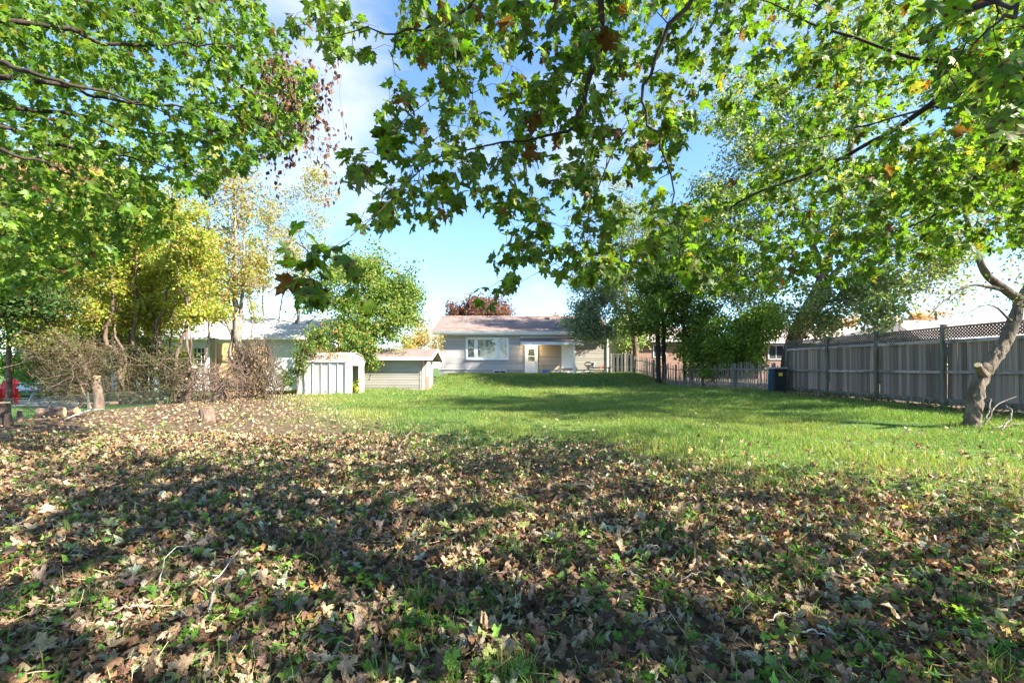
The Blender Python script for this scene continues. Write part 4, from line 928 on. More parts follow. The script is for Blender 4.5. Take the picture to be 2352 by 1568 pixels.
def ell(c, r, n, rag=False):
    v = unit(rng.normal(0, 1, (n, 3))); f = rng.random((n, 1))**0.42
    if rag:     # ragged outline and see-through gaps
        o_ = Vector(rng.uniform(0, 90, 3)); f = f*np.array([1.0+0.75*mnoise.noise(Vector(q*1.7)+o_) for q in v])[:, None]
        p = np.asarray(c)+v*f*np.asarray(r); g = np.array([mnoise.noise(Vector(q*0.75)+o_) for q in p]); return p[g > -0.16] if (g > -0.16).sum() > max(4, n*.3) else p
    return np.asarray(c)+v*f*np.asarray(r)
def cluster_leaves(twigs, per, rad, size, pal, w, tpl=None, droop=0.6, zsun=0.0, acc=None, flat=1.0, along=0.5):
    tpl = tpl or LEAF_DI; ends = []
    for p in twigs:
        k = max(1, int(rng.normal(per, per*0.3))); u = 1-rng.random(k)**1.4*along
        q = u*(len(p)-1); i = np.minimum(q.astype(int), len(p)-2); f = (q-i)[:, None]
        ends.append(p[i]*(1-f)+p[i+1]*f+rng.normal(0, 1, (k, 3))*np.asarray(rad)*np.array((1, 1, flat)))
    Pp = np.concatenate(ends); k = len(Pp)
    D = unit(rng.normal(0, 1, (k, 3))+np.array((0, 0, -droop))); Nn = unit(rng.normal(0, 0.8, (k, 3))+np.array((0, 0, 0.8)))
    C = mixcols(pal, w, k); S = size*rng.uniform(0.7, 1.3, k)
    V, T, U = leafV(tpl, Pp, D, Nn, S, (0.4, 0.2))
    (acc if acc is not None else Acc()).add(V, T, rep(C, len(tpl[0])), U)
    return acc
def lowering(p): return np.array((p[0], p[1], gzf(p[0], p[1])-0.06))

# ------------------------------------------------------------------ the two overhanging maples
MP = [(0.105, 0.19, 0.018), (0.135, 0.23, 0.022), (0.075, 0.145, 0.016), (0.20, 0.265, 0.028), (0.30, 0.27, 0.04), (0.13, 0.065, 0.025), (0.30, 0.11, 0.02)]
def maple(name, label, limbs, regions, crown, trunk, size, pal, w, per, mat_leaf, hero_n=300, tplnear=LEAF_HI, droop=0.75, gaps=0.0, extra=None):
    root = empty(name, trunk[0][0:3], label, 'tree'); ac, sk = Acc(), Skel()
    tp_, tr_ = [np.array(q[:3]) for q in trunk], [q[3] for q in trunk]
    tp_[0] = lowering(tp_[0]); root.location = tp_[0]
    tacc = Acc(); limb(tacc, sk, tp_, tr_, 14, 12, 0.01); tacc.build('trunk', M['barkgrey'], root, True)
    for lb in limbs: limb(ac, sk, [np.array(q[:3]) for q in lb], [q[3]*0.66 for q in lb], None, 7, 0.012)
    targets = []
    for (poly, d0, d1, n) in regions:
        q = poly_pts(poly, n); d = rng.uniform(d0, d1, n)
        pts = np.stack([(q[:, 0]-CX)/FPX*d, d, EYE+(HY-q[:, 1])/FPX*d], -1)
        if gaps:
            g = np.array([mnoise.noise(Vector(p*1.5)) for p in pts]); pts = pts[g > -gaps]
        targets.append(pts)
    twigs = grow(ac, sk, np.concatenate(targets), 0.12, 0.0016, 0.008, 4, 0.10)
    ctw = []
    for (c, r_, n) in crown:
        pts = ell(c, r_, n)
        px_ = CX+pts[:, 0]/np.maximum(pts[:, 1], 0.05)*FPX; py_ = HY-(pts[:, 2]-EYE)/np.maximum(pts[:, 1], 0.05)*FPX
        out = (pts[:, 1] < 0.3) | (px_ < -150) | (px_ > 2500) | (py_ < -150)
        ctw += grow(ac, sk, pts[out & (pts[:, 2] > 2.4)], 0.1, 0.003, 0.012, 3, 0.35)
    ac.build('branches', M['barkdark'], root, True)
    LP_, LD, LN, pet = [], [], [], Acc()
    for p in twigs:
        nl = max(2, int(rng.normal(per, 1.4)*np.clip(np.linalg.norm(p[-1]-p[0])/0.32, 0.7, 2.4)))
        for q in range(nl):
            u = 1-(q/nl)*0.75*rng.uniform(0.6, 1.1); f = np.clip(u, 0, 1)*(len(p)-1); i = min(int(f), len(p)-2); b_ = p[i]+(p[i+1]-p[i])*(f-i)
            tg = unit(p[i+1]-p[i]); sd = unit(np.cross(tg, rng.normal(0, 1, 3)))
            pd = unit(sd*0.9+tg*0.5+np.array((0, 0, -0.25))); pl = size*rng.uniform(0.3, 0.65)
            lb = b_+pd*pl
            td = unit(pd*0.55+np.array((0, 0, -droop))+rng.normal(0, 0.30, 3)); nm = unit(np.array((0, 0, 1.0))+pd*0.45+rng.normal(0, 0.50, 3))
            LP_.append(lb); LD.append(td); LN.append(nm)
            if b_[1] < 3.4: pet.add(*tubeA([b_, (b_+lb)/2+np.array((0, 0, 0.008)), lb], 0.0011, 3))
    pet.build('petioles', M['newpost'], root, kind='stuff')
    LP_, LD, LN = map(np.array, (LP_, LD, LN)); k = len(LP_); S = size*np.clip(rng.normal(0.95, 0.24, k), 0.45, 1.5)
    C = mixcols(pal, w, k)
    dep = np.maximum(LP_[:, 1], 0.1); px_ = CX+LP_[:, 0]/dep*FPX; py_ = HY-(LP_[:, 2]-EYE)/dep*FPX
    inv = (px_ > 10) & (px_ < 2342) & (py_ > 10) & (py_ < 1500); sc_ = np.where(inv, S/dep, 0); top = np.argsort(-sc_)[:hero_n]
    # shared meshes for the leaves that show largest
    var = []
    for q in range(24):
        cc = mixcols(pal, w, 1); V, T, U = leafV(tplnear, np.zeros((1, 3)), np.array([[0, 1.0, 0]]), np.array([[0, 0, 1.0]]), [1.0], (-0.25, -0.25), 0.045)
        var.append(np_mesh('leaf', V, T, mat_leaf, col=rep(cc, len(V)), luv=U, smooth=True, noobj=True))
    inv_root = root.matrix_basis.inverted()
    for q in top:
        y_ = unit(LD[q]); x_ = unit(np.cross(y_, LN[q])); z_ = np.cross(x_, y_)
        mt = Matrix(((x_[0], y_[0], z_[0], LP_[q][0]), (x_[1], y_[1], z_[1], LP_[q][1]), (x_[2], y_[2], z_[2], LP_[q][2]), (0, 0, 0, 1))) @ Matrix.Scale(float(S[q]), 4)
        o_ = bpy.data.objects.new('leaf', var[int(rng.integers(24))]); COL.objects.link(o_); o_.parent = root; o_.matrix_parent_inverse = inv_root; o_.matrix_basis = mt
    rest = np.ones(k, bool); rest[top] = False; fo = Acc()
    nearm = rest & (dep < 5.2) & inv; farm = rest & ~nearm
    for msk, tpl, cr_ in ((nearm, LEAF_MD, 0.03), (farm, LEAF_LO, 0.0)):
        if msk.any():
            V, T, U = leafV(tpl, LP_[msk], LD[msk], LN[msk], S[msk], (-0.25, -0.25), cr_); fo.add(V, T, rep(C[msk], len(tpl[0])), U)
    if ctw: cluster_leaves(ctw, 15, 0.33, size*1.9, pal, w, LEAF_LO, acc=fo, along=0.7)
    if extra: extra(fo, sk, root)
    fo.build('foliage', mat_leaf, root, kind='stuff')
    print(name, 'leaves', k, 'twigs', len(twigs), len(ctw)); return root
def PR(dx, dy, d, r_): return (*P(dx, dy, d), r_)
tr = [(5.6, -0.6, 0, 0.30), (5.6, -0.5, 1.6, 0.25), (5.4, -0.3, 3.2, 0.21), (5.1, 0.2, 5.2, 0.15), (4.9, 0.4, 8.6, 0.05)]
limbsR = [
    [(5.5, -0.4, 2.2, .10), PR(2420, 120, 3.3, .055), PR(2250, 165, 3.6, .042), PR(2050, 300, 4.0, .032), PR(1880, 385, 4.3, .024), PR(1700, 465, 4.6, .014), PR(1545, 560, 4.8, .006)],
    [(5.5, -0.4, 1.9, .09), PR(2460, 150, 4.2, .05), PR(2352, 275, 4.6, .04), PR(2230, 420, 5.0, .03), PR(2100, 520, 5.4, .018), PR(1930, 548, 5.6, .007)],
    [(5.4, -0.3, 3.1, .11), (3.0, 1.0, 3.9, .07), PR(1640, -260, 2.6, .045), PR(1400, -40, 2.75, .034), PR(1385, 100, 2.8, .03), PR(1345, 215, 2.85, .024), PR(1300, 300, 2.9, .015), PR(1120, 330, 2.75, .008), PR(960, 400, 2.5, .005), PR(820, 530, 2.2, .003)],
    [(3.0, 1.0, 3.9, .06), PR(1760, -200, 3.0, .035), PR(1590, 0, 3.2, .026), PR(1500, 140, 3.3, .02), PR(1480, 260, 3.35, .014), PR(1530, 350, 3.3, .011), PR(1545, 480, 3.3, .008), PR(1562, 590, 3.25, .005)],
    [PR(1480, 260, 3.35, .012), PR(1420, 330, 3.2, .009), PR(1360, 450, 3.1, .007), PR(1330, 560, 3.0, .004), PR(1190, 650, 2.8, .0025)],
    [(3.0, 1.0, 3.9, .06), (1.2, 1.9, 3.5, .04), PR(1180, -60, 2.9, .024), PR(1010, 60, 3.1, .014), PR(830, 70, 3.3, .007), PR(690, 90, 3.4, .003)],
    [PR(2250, 165, 3.6, .03), PR(2060, 120, 3.9, .02), PR(1900, 70, 4.1, .015), PR(1790, 20, 4.2, .010), PR(1700, -30, 4.3, .006)],
    [PR(2352, 275, 4.6, .03), PR(2150, 250, 4.9, .02), PR(1950, 300, 5.1, .014), PR(1760, 350, 5.3, .008), PR(1620, 420, 5.4, .004)],
    [(5.0, 0.2, 3.0, .07), PR(2420, -60, 2.1, .022), PR(2330, 20, 1.75, .012), PR(2270, 70, 1.6, .006), PR(2140, 190, 1.7, .003)],
]
regR = [
    ([(1000, -30), (1620, -30), (1600, 150), (1300, 190), (1000, 160)], 2.5, 4.6, 195),
    ([(640, 560), (700, 530), (860, 480), (900, 590), (840, 690), (700, 690)], 1.85, 2.3, 39),
    ([(770, 400), (880, 200), (960, 90), (1100, 0), (1380, -20), (1400, 300), (1320, 420), (1120, 430), (1000, 500), (860, 520)], 2.33, 4.39, 462),
    ([(650, 30), (760, -30), (980, -30), (960, 110), (860, 120), (740, 140)], 3.18, 4.51, 106),
    ([(1350, -20), (1620, -20), (1600, 300), (1500, 400), (1400, 330)], 2.76, 5.37, 267),
    ([(1080, 440), (1400, 380), (1540, 420), (1560, 580), (1440, 660), (1230, 620), (1120, 700), (1070, 640), (1180, 560)], 2.65, 4.51, 292),
    ([(1600, -30), (2400, -30), (2420, 420), (2100, 480), (1800, 420), (1640, 220)], 3.39, 7.32, 1199),
    ([(1560, 470), (1750, 400), (2050, 330), (2420, 300), (2420, 540), (2150, 600), (1880, 650), (1640, 670), (1530, 590)], 4.03, 7.32, 1283),
    ([(2100, -30), (2420, -30), (2420, 300), (2260, 330), (2150, 200)], 1.85, 3.54, 137),
    ([(1420, 560), (1640, 560), (1640, 690), (1500, 700)], 3.39, 4.88, 48),
]
crownR = [((5.0, -1.6, 6.8), (6.5, 4.6, 2.6), 190), ((8.0, 1.0, 5.2), (4.0, 3.0, 2.0), 80), ((1.5, -0.8, 5.6), (4.0, 3.6, 1.6), 70), ((3.5, -4.0, 5.0), (5, 2.5, 2.4), 60)]
maple('maple_tree', 'large maple with spotted green leaves overhanging from the right', limbsR, regR, crownR, tr, 0.084, MP, [30, 28, 24, 8, 1.8, 2.2, 0.25], 4.8, M['leaf'], gaps=0.16, droop=0.55)

trL = [(-9.3, 3.6, 0, 0.26), (-9.2, 3.6, 2.0, 0.21), (-9.0, 3.7, 4.2, 0.16), (-8.8, 3.8, 6.5, 0.10), (-8.6, 3.9, 9.0, 0.04)]
limbsL = []
for (z0_, dx, dy, d, mid) in [(2.2, 420, 560, 6.6, (40, 470)), (2.8, 560, 440, 6.4, (120, 330)), (3.4, 690, 300, 6.2, (250, 230)), (4.0, 650, 130, 5.8, (250, 100)), (4.6, 540, -10, 5.8, (100, -60)),
                              (2.0, 160, 640, 6.4, (0, 560)), (2.6, 300, 480, 5.2, (20, 350)), (3.6, 470, 300, 5.0, (100, 180)), (5.2, 330, -60, 5.4, (-60, -150)), (3.2, 640, 360, 7.6, (300, 300)), (4.4, 600, 60, 7.5, (250, 20))]:
    limbsL.append([(-9.1, 3.65, z0_, .06), PR(mid[0]-260, mid[1]-50, (d+4)/2, .045), PR(mid[0], mid[1], d-0.5, .028), PR((mid[0]+dx)/2, (mid[1]+dy)/2-14, d-0.1, .016), PR(dx, dy, d, .005)])
regL = [([(-40, -40), (560, -40), (620, 40), (690, 120), (735, 210), (700, 320), (610, 350), (490, 440), (300, 500), (120, 540), (-40, 610)], 4.8, 9.2, 1900),
        ([(-40, 500), (130, 520), (300, 500), (420, 470), (380, 540), (130, 650), (-40, 700)], 5.4, 9.0, 330)]
crownL = [((-9.5, 3.0, 7.5), (5.0, 4.5, 3.0), 230)]
MPL = [(0.10, 0.20, 0.022), (0.14, 0.25, 0.028), (0.07, 0.145, 0.02), (0.22, 0.29, 0.035), (0.13, 0.065, 0.025)]
def drychunk(fo, sk, root):
    """withered brown vine hanging from the outer twigs"""
    ac = Acc(); tg = []
    for _ in range(60):
        a_ = P(rng.normal(650, 45), rng.normal(170, 40), rng.uniform(6.0, 6.9)); L_ = rng.uniform(0.2, 1.1)*(1.5 if rng.random() < 0.2 else 1)
        tt_ = np.linspace(0, 1, 6)[:, None]; tg.append(a_+np.array((0.1, 0, -1.0))*L_*tt_+np.cumsum(rng.normal(0, 0.03, (6, 3)), 0))
    for q in ((712, 190, 300), (735, 200, 400), (640, 260, 350), (745, 330, 470), (770, 120, 250)):
        a_, b_ = P(q[0], q[1], 6.4), P(q[0]+8, q[2], 6.4); tt_ = np.linspace(0, 1, 9)[:, None]; tg.append(a_+(b_-a_)*tt_+np.cumsum(rng.normal(0, 0.02, (9, 3)), 0))
    for p in tg: ac.add(*tubeA(p, 0.003, 3))
    ac.build('withered_vine', M['barkbrown'], root)
    dl = cluster_leaves(tg, 20, 0.05, 0.075, [(0.13, 0.065, 0.04), (0.21, 0.12, 0.08), (0.075, 0.04, 0.03)], [3, 2, 2], None, 2.5, acc=Acc(), along=1.0)
    dl.build('withered_leaves', M['litter'], root, kind='stuff')
maple('maple_tree', 'bright yellow-green maple with dense small leaves filling the sky above the chain link fence', limbsL, regL, crownL, trL, 0.088, MPL, [30, 26, 22, 12, 2], 8.0, M['leafsun'], tplnear=LEAF_MD, droop=0.7, gaps=0.30, extra=drychunk)

# ------------------------------------------------------------------ leaning apple tree by the fence
ap = empty('apple_tree', lowering(G(2232, 979, 8.4)), 'leaning grey-barked apple tree with a sawn stub in front of the board fence', 'tree')
d = float(ap.location.y); tacc, sk = Acc(), Skel()
tpts = [lowering(P(2228, 979, d)), P(2232, 972, d), P(2239, 921, d), P(2255, 864, d+0.05), P(2287, 819, d+0.1), P(2311, 781, d+0.15), P(2333, 725, d+0.2), P(2344, 685, d+0.25)]
tq, tr2 = smoothline(tpts, [.165, .125, .11, .104, .098, .092, .086, .08], 44)
V, T = tubeA(tq, tr2*np.exp(rng.normal(0, 0.04, 44)), 18); V += rng.normal(0, 0.013, V.shape); tacc.add(V, T); sk.add(tq[24:], tr2[24:])
limb(tacc, sk, [P(2344, 690, d+.25), P(2305, 662, d+.1), P(2262, 625, d-.1), P(2240, 560, d-.2), P(2215, 470, d-.3), P(2240, 380, d-.3)], [.085, .07, .06, .045, .03, .015], sides=9)
limb(tacc, sk, [P(2344, 690, d+.25), P(2380, 620, d+.3), P(2400, 520, d+.2), P(2380, 420, d+.2)], [.085, .07, .045, .02], sides=9)
limb(tacc, sk, [P(2300, 664, d+.1), P(2230, 655, d-.3), P(2170, 690, d-.5), P(2130, 730, d-.6)], [.04, .022, .014, .006], sides=6)
limb(tacc, sk, [P(2325, 740, d+.2), P(2270, 700, d-.4), P(2180, 745, d-.8)], [.03, .014, .005], sides=5)
tacc.build('trunk', M['barkdeep'], ap, True)
V, T = tubeA([P(2262, 862, d), P(2252, 850, d-.12), P(2246, 838, d-.2)], [.07, .06, .055], 10, True); np_mesh('sawn_stub', V, T, M['barkbrown'], ap)
V, T = tubeA([P(2246, 838, d-.2), P(2245.6, 837, d-.205)], [.052, .05], 10, True); np_mesh('cut_end', V, T, M['cut'], ap)
ac = Acc(); tg = np.concatenate([np.array([P(q[0], q[1], rng.uniform(d-1.4, d+1.2)) for q in poly_pts([(2040, 600), (2200, 560), (2380, 400), (2450, 560), (2420, 720), (2250, 690), (2120, 730)], 80)]), np.array([P(q[0], q[1], rng.uniform(d-1.3, d+1.3)) for q in poly_pts([(2050, 420), (2450, 300), (2500, 560), (2150, 600)], 70)])])
tw = grow(ac, sk, tg, 0.08, 0.002, 0.009, 3, 0.15); ac.build('branches', M['barkbrown'], ap, True, kind='stuff')
fo = cluster_leaves(tw, 17, 0.13, 0.062, [(0.13, 0.19, 0.05), (0.20, 0.22, 0.06), (0.08, 0.12, 0.04), (0.34, 0.24, 0.06)], [4, 3, 3, 1], acc=Acc()); fo.build('foliage', M['leafbg'], ap, kind='stuff')
bp_ = empty('branch_pile', G(2300, 975, 8), 'bare sawn apple branches lying beside the leaning trunk', 'branches')
for (a_, b_, c_) in [((2262, 978), (2290, 930), (2335, 900)), ((2262, 975), (2272, 935), (2275, 905)), ((2275, 930), (2310, 950), (2350, 985)), ((2280, 985), (2330, 975), (2380, 990)), ((2300, 990), (2325, 950), (2310, 920))]:
    g0 = G(a_[0], a_[1], 8.2); pts = [g0+np.array((0, 0, .02)), P(b_[0], b_[1], g0[1]+.1), P(c_[0], c_[1]+10, g0[1]+.2)]
    for q in pts: q[2] = max(q[2], gzf(q[0], q[1])+0.015)
    ac = Acc(); limb(ac, Skel(), pts, [.018, .014, .006], 10, 5, 0.01); ac.build('branch', M['barkgrey'], bp_, True)

# ------------------------------------------------------------------ background trees
def bgtree(name, label, trunks, clumps, pal, w, leaf, per, rad, bark='barkbrown', leafm='leafbg', group=None, base=None, droop=0.6, tipr=0.004, kr=0.011, cuts=(), sag=0.08, flat=0.8, cat='tree', along=0.6, sides=7):
    b0 = base if base is not None else trunks[0][0][:3]
    root = empty(name, lowering(b0), label, cat, group); ta, sk = Acc(), Skel()
    for tk in trunks: limb(ta, sk, [np.array(q[:3]) for q in tk], [q[3] for q in tk], None, sides, 0.012)
    ta.build('trunk', M[bark], root, True)
    for (c, ax, r_) in cuts:
        c = np.array(c); ax = unit(ax); V, T = tubeA([c-ax*0.01, c+ax*0.004], r_, 10, True); np_mesh('cut_end', V, T, M['cut'], root)
    tg = [ell(P(dx, dy, dd), (rx*dd/FPX, (rd if rd else rx*dd/FPX*0.9), ry*dd/FPX), n, True) for (dx, dy, dd, rx, ry, n, rd) in clumps]
    ac = Acc(); tw = grow(ac, sk, np.concatenate(tg), sag, tipr, kr, 3, 0.4)
    ac.build('branches', M[bark], root, True, kind='stuff')
    fo = cluster_leaves(tw, per*2.0, rad*0.85, leaf*1.12, pal, w, droop=droop, acc=Acc(), flat=flat, along=along); fo.build('crown', M[leafm], root, kind='stuff'); return root
def zt(zx, zy): return (zx*0.293, 631.6+zy*0.293)      # crop coordinates of the left row
def stem(pts, d, r0, r1, d2=None):
    n = len(pts); d2 = d2 or d; out = []
    for q, (a_, b_) in enumerate(pts):
        dx, dy = zt(a_, b_); f = q/(n-1); dd = d+(d2-d)*f; out.append((*P(dx, dy, dd), r0*(1-f)+r1*f))
    return out
def gdepth(zx, zy): 
    g0 = G(*zt(zx, zy), 14); return float(g0[1])
SP = [(0.42, 0.42, 0.08), (0.30, 0.36, 0.065), (0.44, 0.31, 0.12), (0.32, 0.19, 0.10), (0.18, 0.26, 0.05)]
# row of sawn and pruned trees on the left boundary
d1 = gdepth(770, 1045)
bgtree('pruned_tree', 'thick sawn-off trunk with a long stem leaning towards the red chair', [stem([(775, 1055), (765, 930), (755, 800)], d1, .17, .12), stem([(762, 940), (700, 800), (600, 600), (520, 550), (440, 450), (395, 385), (330, 330)], d1, .085, .035, d1+.6), stem([(600, 600), (540, 600), (450, 600), (380, 580)], d1+.3, .035, .012), stem([(745, 890), (640, 850), (540, 870), (430, 840)], d1, .035, .01, d1-.5)],
       [(110, 720, d1+.8, 90, 60, 70, 0), (130, 790, d1+.3, 70, 40, 40, 0), (150, 640, d1+1, 80, 60, 50, 0)], [(0.24, 0.15, 0.08), (0.22, 0.24, 0.06), (0.14, 0.18, 0.05)], [2, 3, 3], .075, 22, .17, cuts=[(P(*zt(754, 797), d1), (0.05, -0.35, 1), .118)])
bgtree('sapling', 'thin pale stem leaning beside the thick sawn-off trunk', [stem([(712, 1050), (665, 930), (560, 700), (480, 620), (430, 560)], gdepth(705, 1050), .045, .015)], [(130, 800, 13.4, 50, 30, 12, 0)], [(0.15, 0.15, 0.06), (0.2, 0.13, 0.08)], [2, 1], .06, 10, .12)
d2 = gdepth(955, 1015)
bgtree('pruned_tree', 'forked slender tree with a sawn disc low on its trunk', [stem([(955, 1020), (950, 900), (920, 620), (835, 545), (830, 420), (880, 300), (880, 100), (870, -100), (850, -260)], d2, .10, .03), stem([(950, 900), (985, 640), (915, 505), (900, 400), (925, 300), (900, 120)], d2, .06, .02, d2+.3)],
       [(255, 620, d2+.4, 80, 110, 80, 0), (250, 500, d2+.5, 75, 70, 50, 0), (250, 730, d2+.6, 70, 40, 30, 0)], SP, [4, 4, 1.5, .7, 2], .105, 34, .2, cuts=[(P(*zt(957, 972), d2)+np.array((0, -.10, 0)), (0, -1, .5), .055)])
d3 = gdepth(1120, 1005)
bgtree('pruned_tree', 'stout crooked trunk with two fresh saw cuts at head height', [stem([(1120, 1010), (1125, 840), (1125, 700)], d3, .13, .11), stem([(1125, 730), (1090, 620), (1040, 520), (1050, 430), (1075, 250), (1060, 130), (1065, -50), (1080, -250)], d3, .085, .03), stem([(1100, 840), (1060, 650), (1030, 600)], d3, .06, .02)],
       [(310, 580, d3+.4, 80, 110, 80, 0), (325, 480, d3+.5, 75, 60, 44, 0), (320, 710, d3+.6, 60, 50, 30, 0)], SP, [4, 4, 1.5, .7, 2], .105, 34, .2, cuts=[(P(*zt(1132, 702), d3)+np.array((0, -.06, .02)), (0.1, -1, .4), .07), (P(*zt(1157, 756), d3)+np.array((0, -.05, 0)), (0.5, -1, .1), .04)])
d4 = gdepth(1265, 1000)
bgtree('pruned_tree', 'smooth wavy double stem next to a sawn stump disc', [stem([(1265, 1005), (1275, 760), (1265, 640), (1240, 590), (1250, 510), (1225, 380), (1290, 250), (1310, 0), (1320, -250)], d4, .085, .025), stem([(1170, 600), (1190, 560), (1210, 380), (1205, 200), (1180, 0), (1170, -200)], d4+.3, .04, .015)],
       [(375, 580, d4+.4, 70, 110, 80, 0), (375, 470, d4+.6, 70, 60, 44, 0), (370, 720, d4+.6, 60, 40, 26, 0)], SP, [4, 4, 1.5, .7, 2], .105, 34, .2, cuts=[(P(*zt(1258, 985), d4)+np.array((0, -.09, 0)), (0, -.8, .8), .06)])
d5 = gdepth(1385, 1000)
bgtree('pruned_tree', 'slim brown stem bending right above the brushwood', [stem([(1385, 1005), (1380, 720), (1395, 600), (1450, 430), (1475, 260), (1430, 100), (1400, 0), (1380, -200)], d5, .07, .022)],
       [(415, 600, d5+.3, 60, 100, 56, 0)], SP, [4, 4, 1.5, .7, 2], .105, 34, .18)
d6 = gdepth(1475, 1000)
bgtree('pruned_tree', 'dark trunk topped by a bright sawn face with thin stems rising behind', [stem([(1472, 1005), (1485, 880), (1522, 725)], d6, .13, .085), stem([(1475, 820), (1480, 640), (1465, 520), (1470, 300), (1490, 100), (1490, -50), (1500, -250)], d6+.1, .055, .02), stem([(1530, 715), (1480, 670), (1500, 560), (1478, 350), (1440, 150)], d6+.1, .04, .015)],
       [(455, 590, d6+.4, 60, 110, 70, 0), (470, 720, d6+.5, 50, 40, 24, 0)], SP, [4, 4, 1.5, .7, 2], .105, 34, .18, cuts=[(P(*zt(1524, 722), d6), (0.2, -.6, .8), .085), (P(*zt(1476, 812), d6)+np.array((0, -.1, 0)), (-.1, -1, .4), .045)])
d7 = gdepth(1915, 945)
bgtree('tall_grey_tree', 'tall grey tree of four upright stems beside the pine fence', [stem([(1915, 950), (1908, 720), (1862, 500), (1850, 300), (1840, 0), (1850, -300), (1830, -560), (1840, -800)], d7, .20, .03), stem([(1880, 500), (1885, 380), (1892, 250), (1905, 0), (1915, -250), (1930, -520)], d7+.1, .11, .03), stem([(1908, 730), (1810, 640), (1822, 480), (1770, 350), (1740, 250), (1710, 0), (1650, -250), (1620, -450)], d7, .10, .025), stem([(1822, 480), (1830, 350), (1800, 200), (1770, 0), (1740, -250)], d7+.2, .06, .02), stem([(1770, 400), (1680, 340), (1580, 310), (1490, 290)], d7, .03, .01)],
       [(540, 560, d7+.3, 95, 110, 130, 0), (530, 440, d7+.3, 90, 80, 90, 0), (500, 670, d7, 70, 50, 40, 0), (590, 650, d7, 50, 60, 34, 0)], [(0.40, 0.37, 0.13), (0.28, 0.30, 0.08), (0.42, 0.29, 0.16), (0.30, 0.20, 0.13), (0.16, 0.21, 0.06)], [3, 3, 3, 2, 1], .115, 24, .3, 'barkgrey', along=.9)
d8 = gdepth(2135, 885)
bgtree('tall_grey_tree', 'spreading grey multi-stemmed tree beside the bleached broken trunk', [stem([(2135, 890), (2100, 740), (2052, 480), (1990, 300), (1930, 50), (1920, -200), (1900, -420)], d8, .15, .03), stem([(2125, 820), (2142, 640), (2180, 500), (2200, 250), (2250, 0), (2290, -300)], d8+.1, .09, .025), stem([(2058, 500), (2070, 430), (2058, 200), (2070, 0), (2100, -300), (2120, -600)], d8+.1, .07, .02), stem([(2150, 850), (2200, 660), (2290, 450), (2340, 330), (2345, 200), (2390, 0), (2420, -250)], d8, .15, .04), stem([(2250, 560), (2330, 430), (2420, 370), (2520, 300)], d8, .05, .02)],
       [(640, 600, d8+.3, 80, 90, 90, 0), (700, 530, d8+.5, 70, 90, 80, 0), (720, 420, d8+.6, 50, 60, 40, 0), (680, 650, d8, 60, 40, 26, 0), (610, 500, d8+.4, 60, 60, 36, 0)], [(0.40, 0.38, 0.13), (0.28, 0.32, 0.08), (0.42, 0.28, 0.15), (0.30, 0.19, 0.12)], [3, 4, 2, 2], .115, 26, .3, 'barkgrey', along=.9)
for q, (pts, lab) in enumerate([([(840, 1010), (850, 840), (800, 700), (790, 500), (800, 250), (780, 0), (790, -200)], 'slim upright stem left of the forked slender tree'), ([(1020, 1000), (1010, 800), (1000, 600), (1020, 350), (1000, 100), (1010, -200)], 'slim stem between the forked tree and the stout trunk'),
        ([(1210, 1000), (1180, 850), (1200, 620), (1160, 400), (1165, 200), (1140, -100)], 'slim stem between the stout trunk and the wavy stem'), ([(1340, 1000), (1345, 850), (1330, 650), (1345, 400), (1370, 200), (1360, -150)], 'slim pale stem right of the wavy double stem'), ([(1600, 980), (1590, 800), (1620, 600), (1640, 350), (1610, 100), (1600, -200)], 'slim stem rising from the tan brushwood'), ([(640, 1030), (610, 850), (560, 650), (520, 450), (500, 200), (470, -50)], 'slim stem leaning beyond the thick sawn-off trunk'), ([(1990, 930), (1985, 800), (1960, 600), (1975, 400), (1940, 150), (1950, -200)], 'slim grey stem between the two tall grey trees')]):
    dd = gdepth(*pts[0])+rng.uniform(.2, 1.2); bx, by = zt(*pts[-1])
    bgtree('sapling', lab, [stem(pts, dd, .05, .015)], [(bx, by+40, dd+.2, 45, 70, 36, 0), (bx+10, by+130, dd+.2, 40, 50, 16, 0)], SP, [4, 4, 1.5, .7, 2], .10, 24, .18)
# bleached broken trunk
wt = empty('broken_trunk', lowering(P(*zt(2165, 880), d8-.3)), 'thick bleached bare trunk, snapped off and leaning right', 'trunk')
q, r_ = smoothline([P(*zt(2160, 890), d8-.3), P(*zt(2200, 770), d8-.3), P(*zt(2255, 670), d8-.25), P(*zt(2320, 560), d8-.2)], [.16, .19, .21, .17], 16)
V, T = tubeA(q, r_, 12, True); V += rng.normal(0, 0.014, V.shape); np_mesh('bole', V, T, M['barkpale'], wt)
for _ in range(9):
    e = q[-1]+rng.normal(0, .09, 3); V, T = tubeA([e-np.array((.05, 0, .12)), e+np.array((rng.uniform(0, .14), rng.normal(0, .05), rng.uniform(.05, .22)))], [.045, .006], 5); np_mesh('splinter', V, T, M['barkpale'], wt)
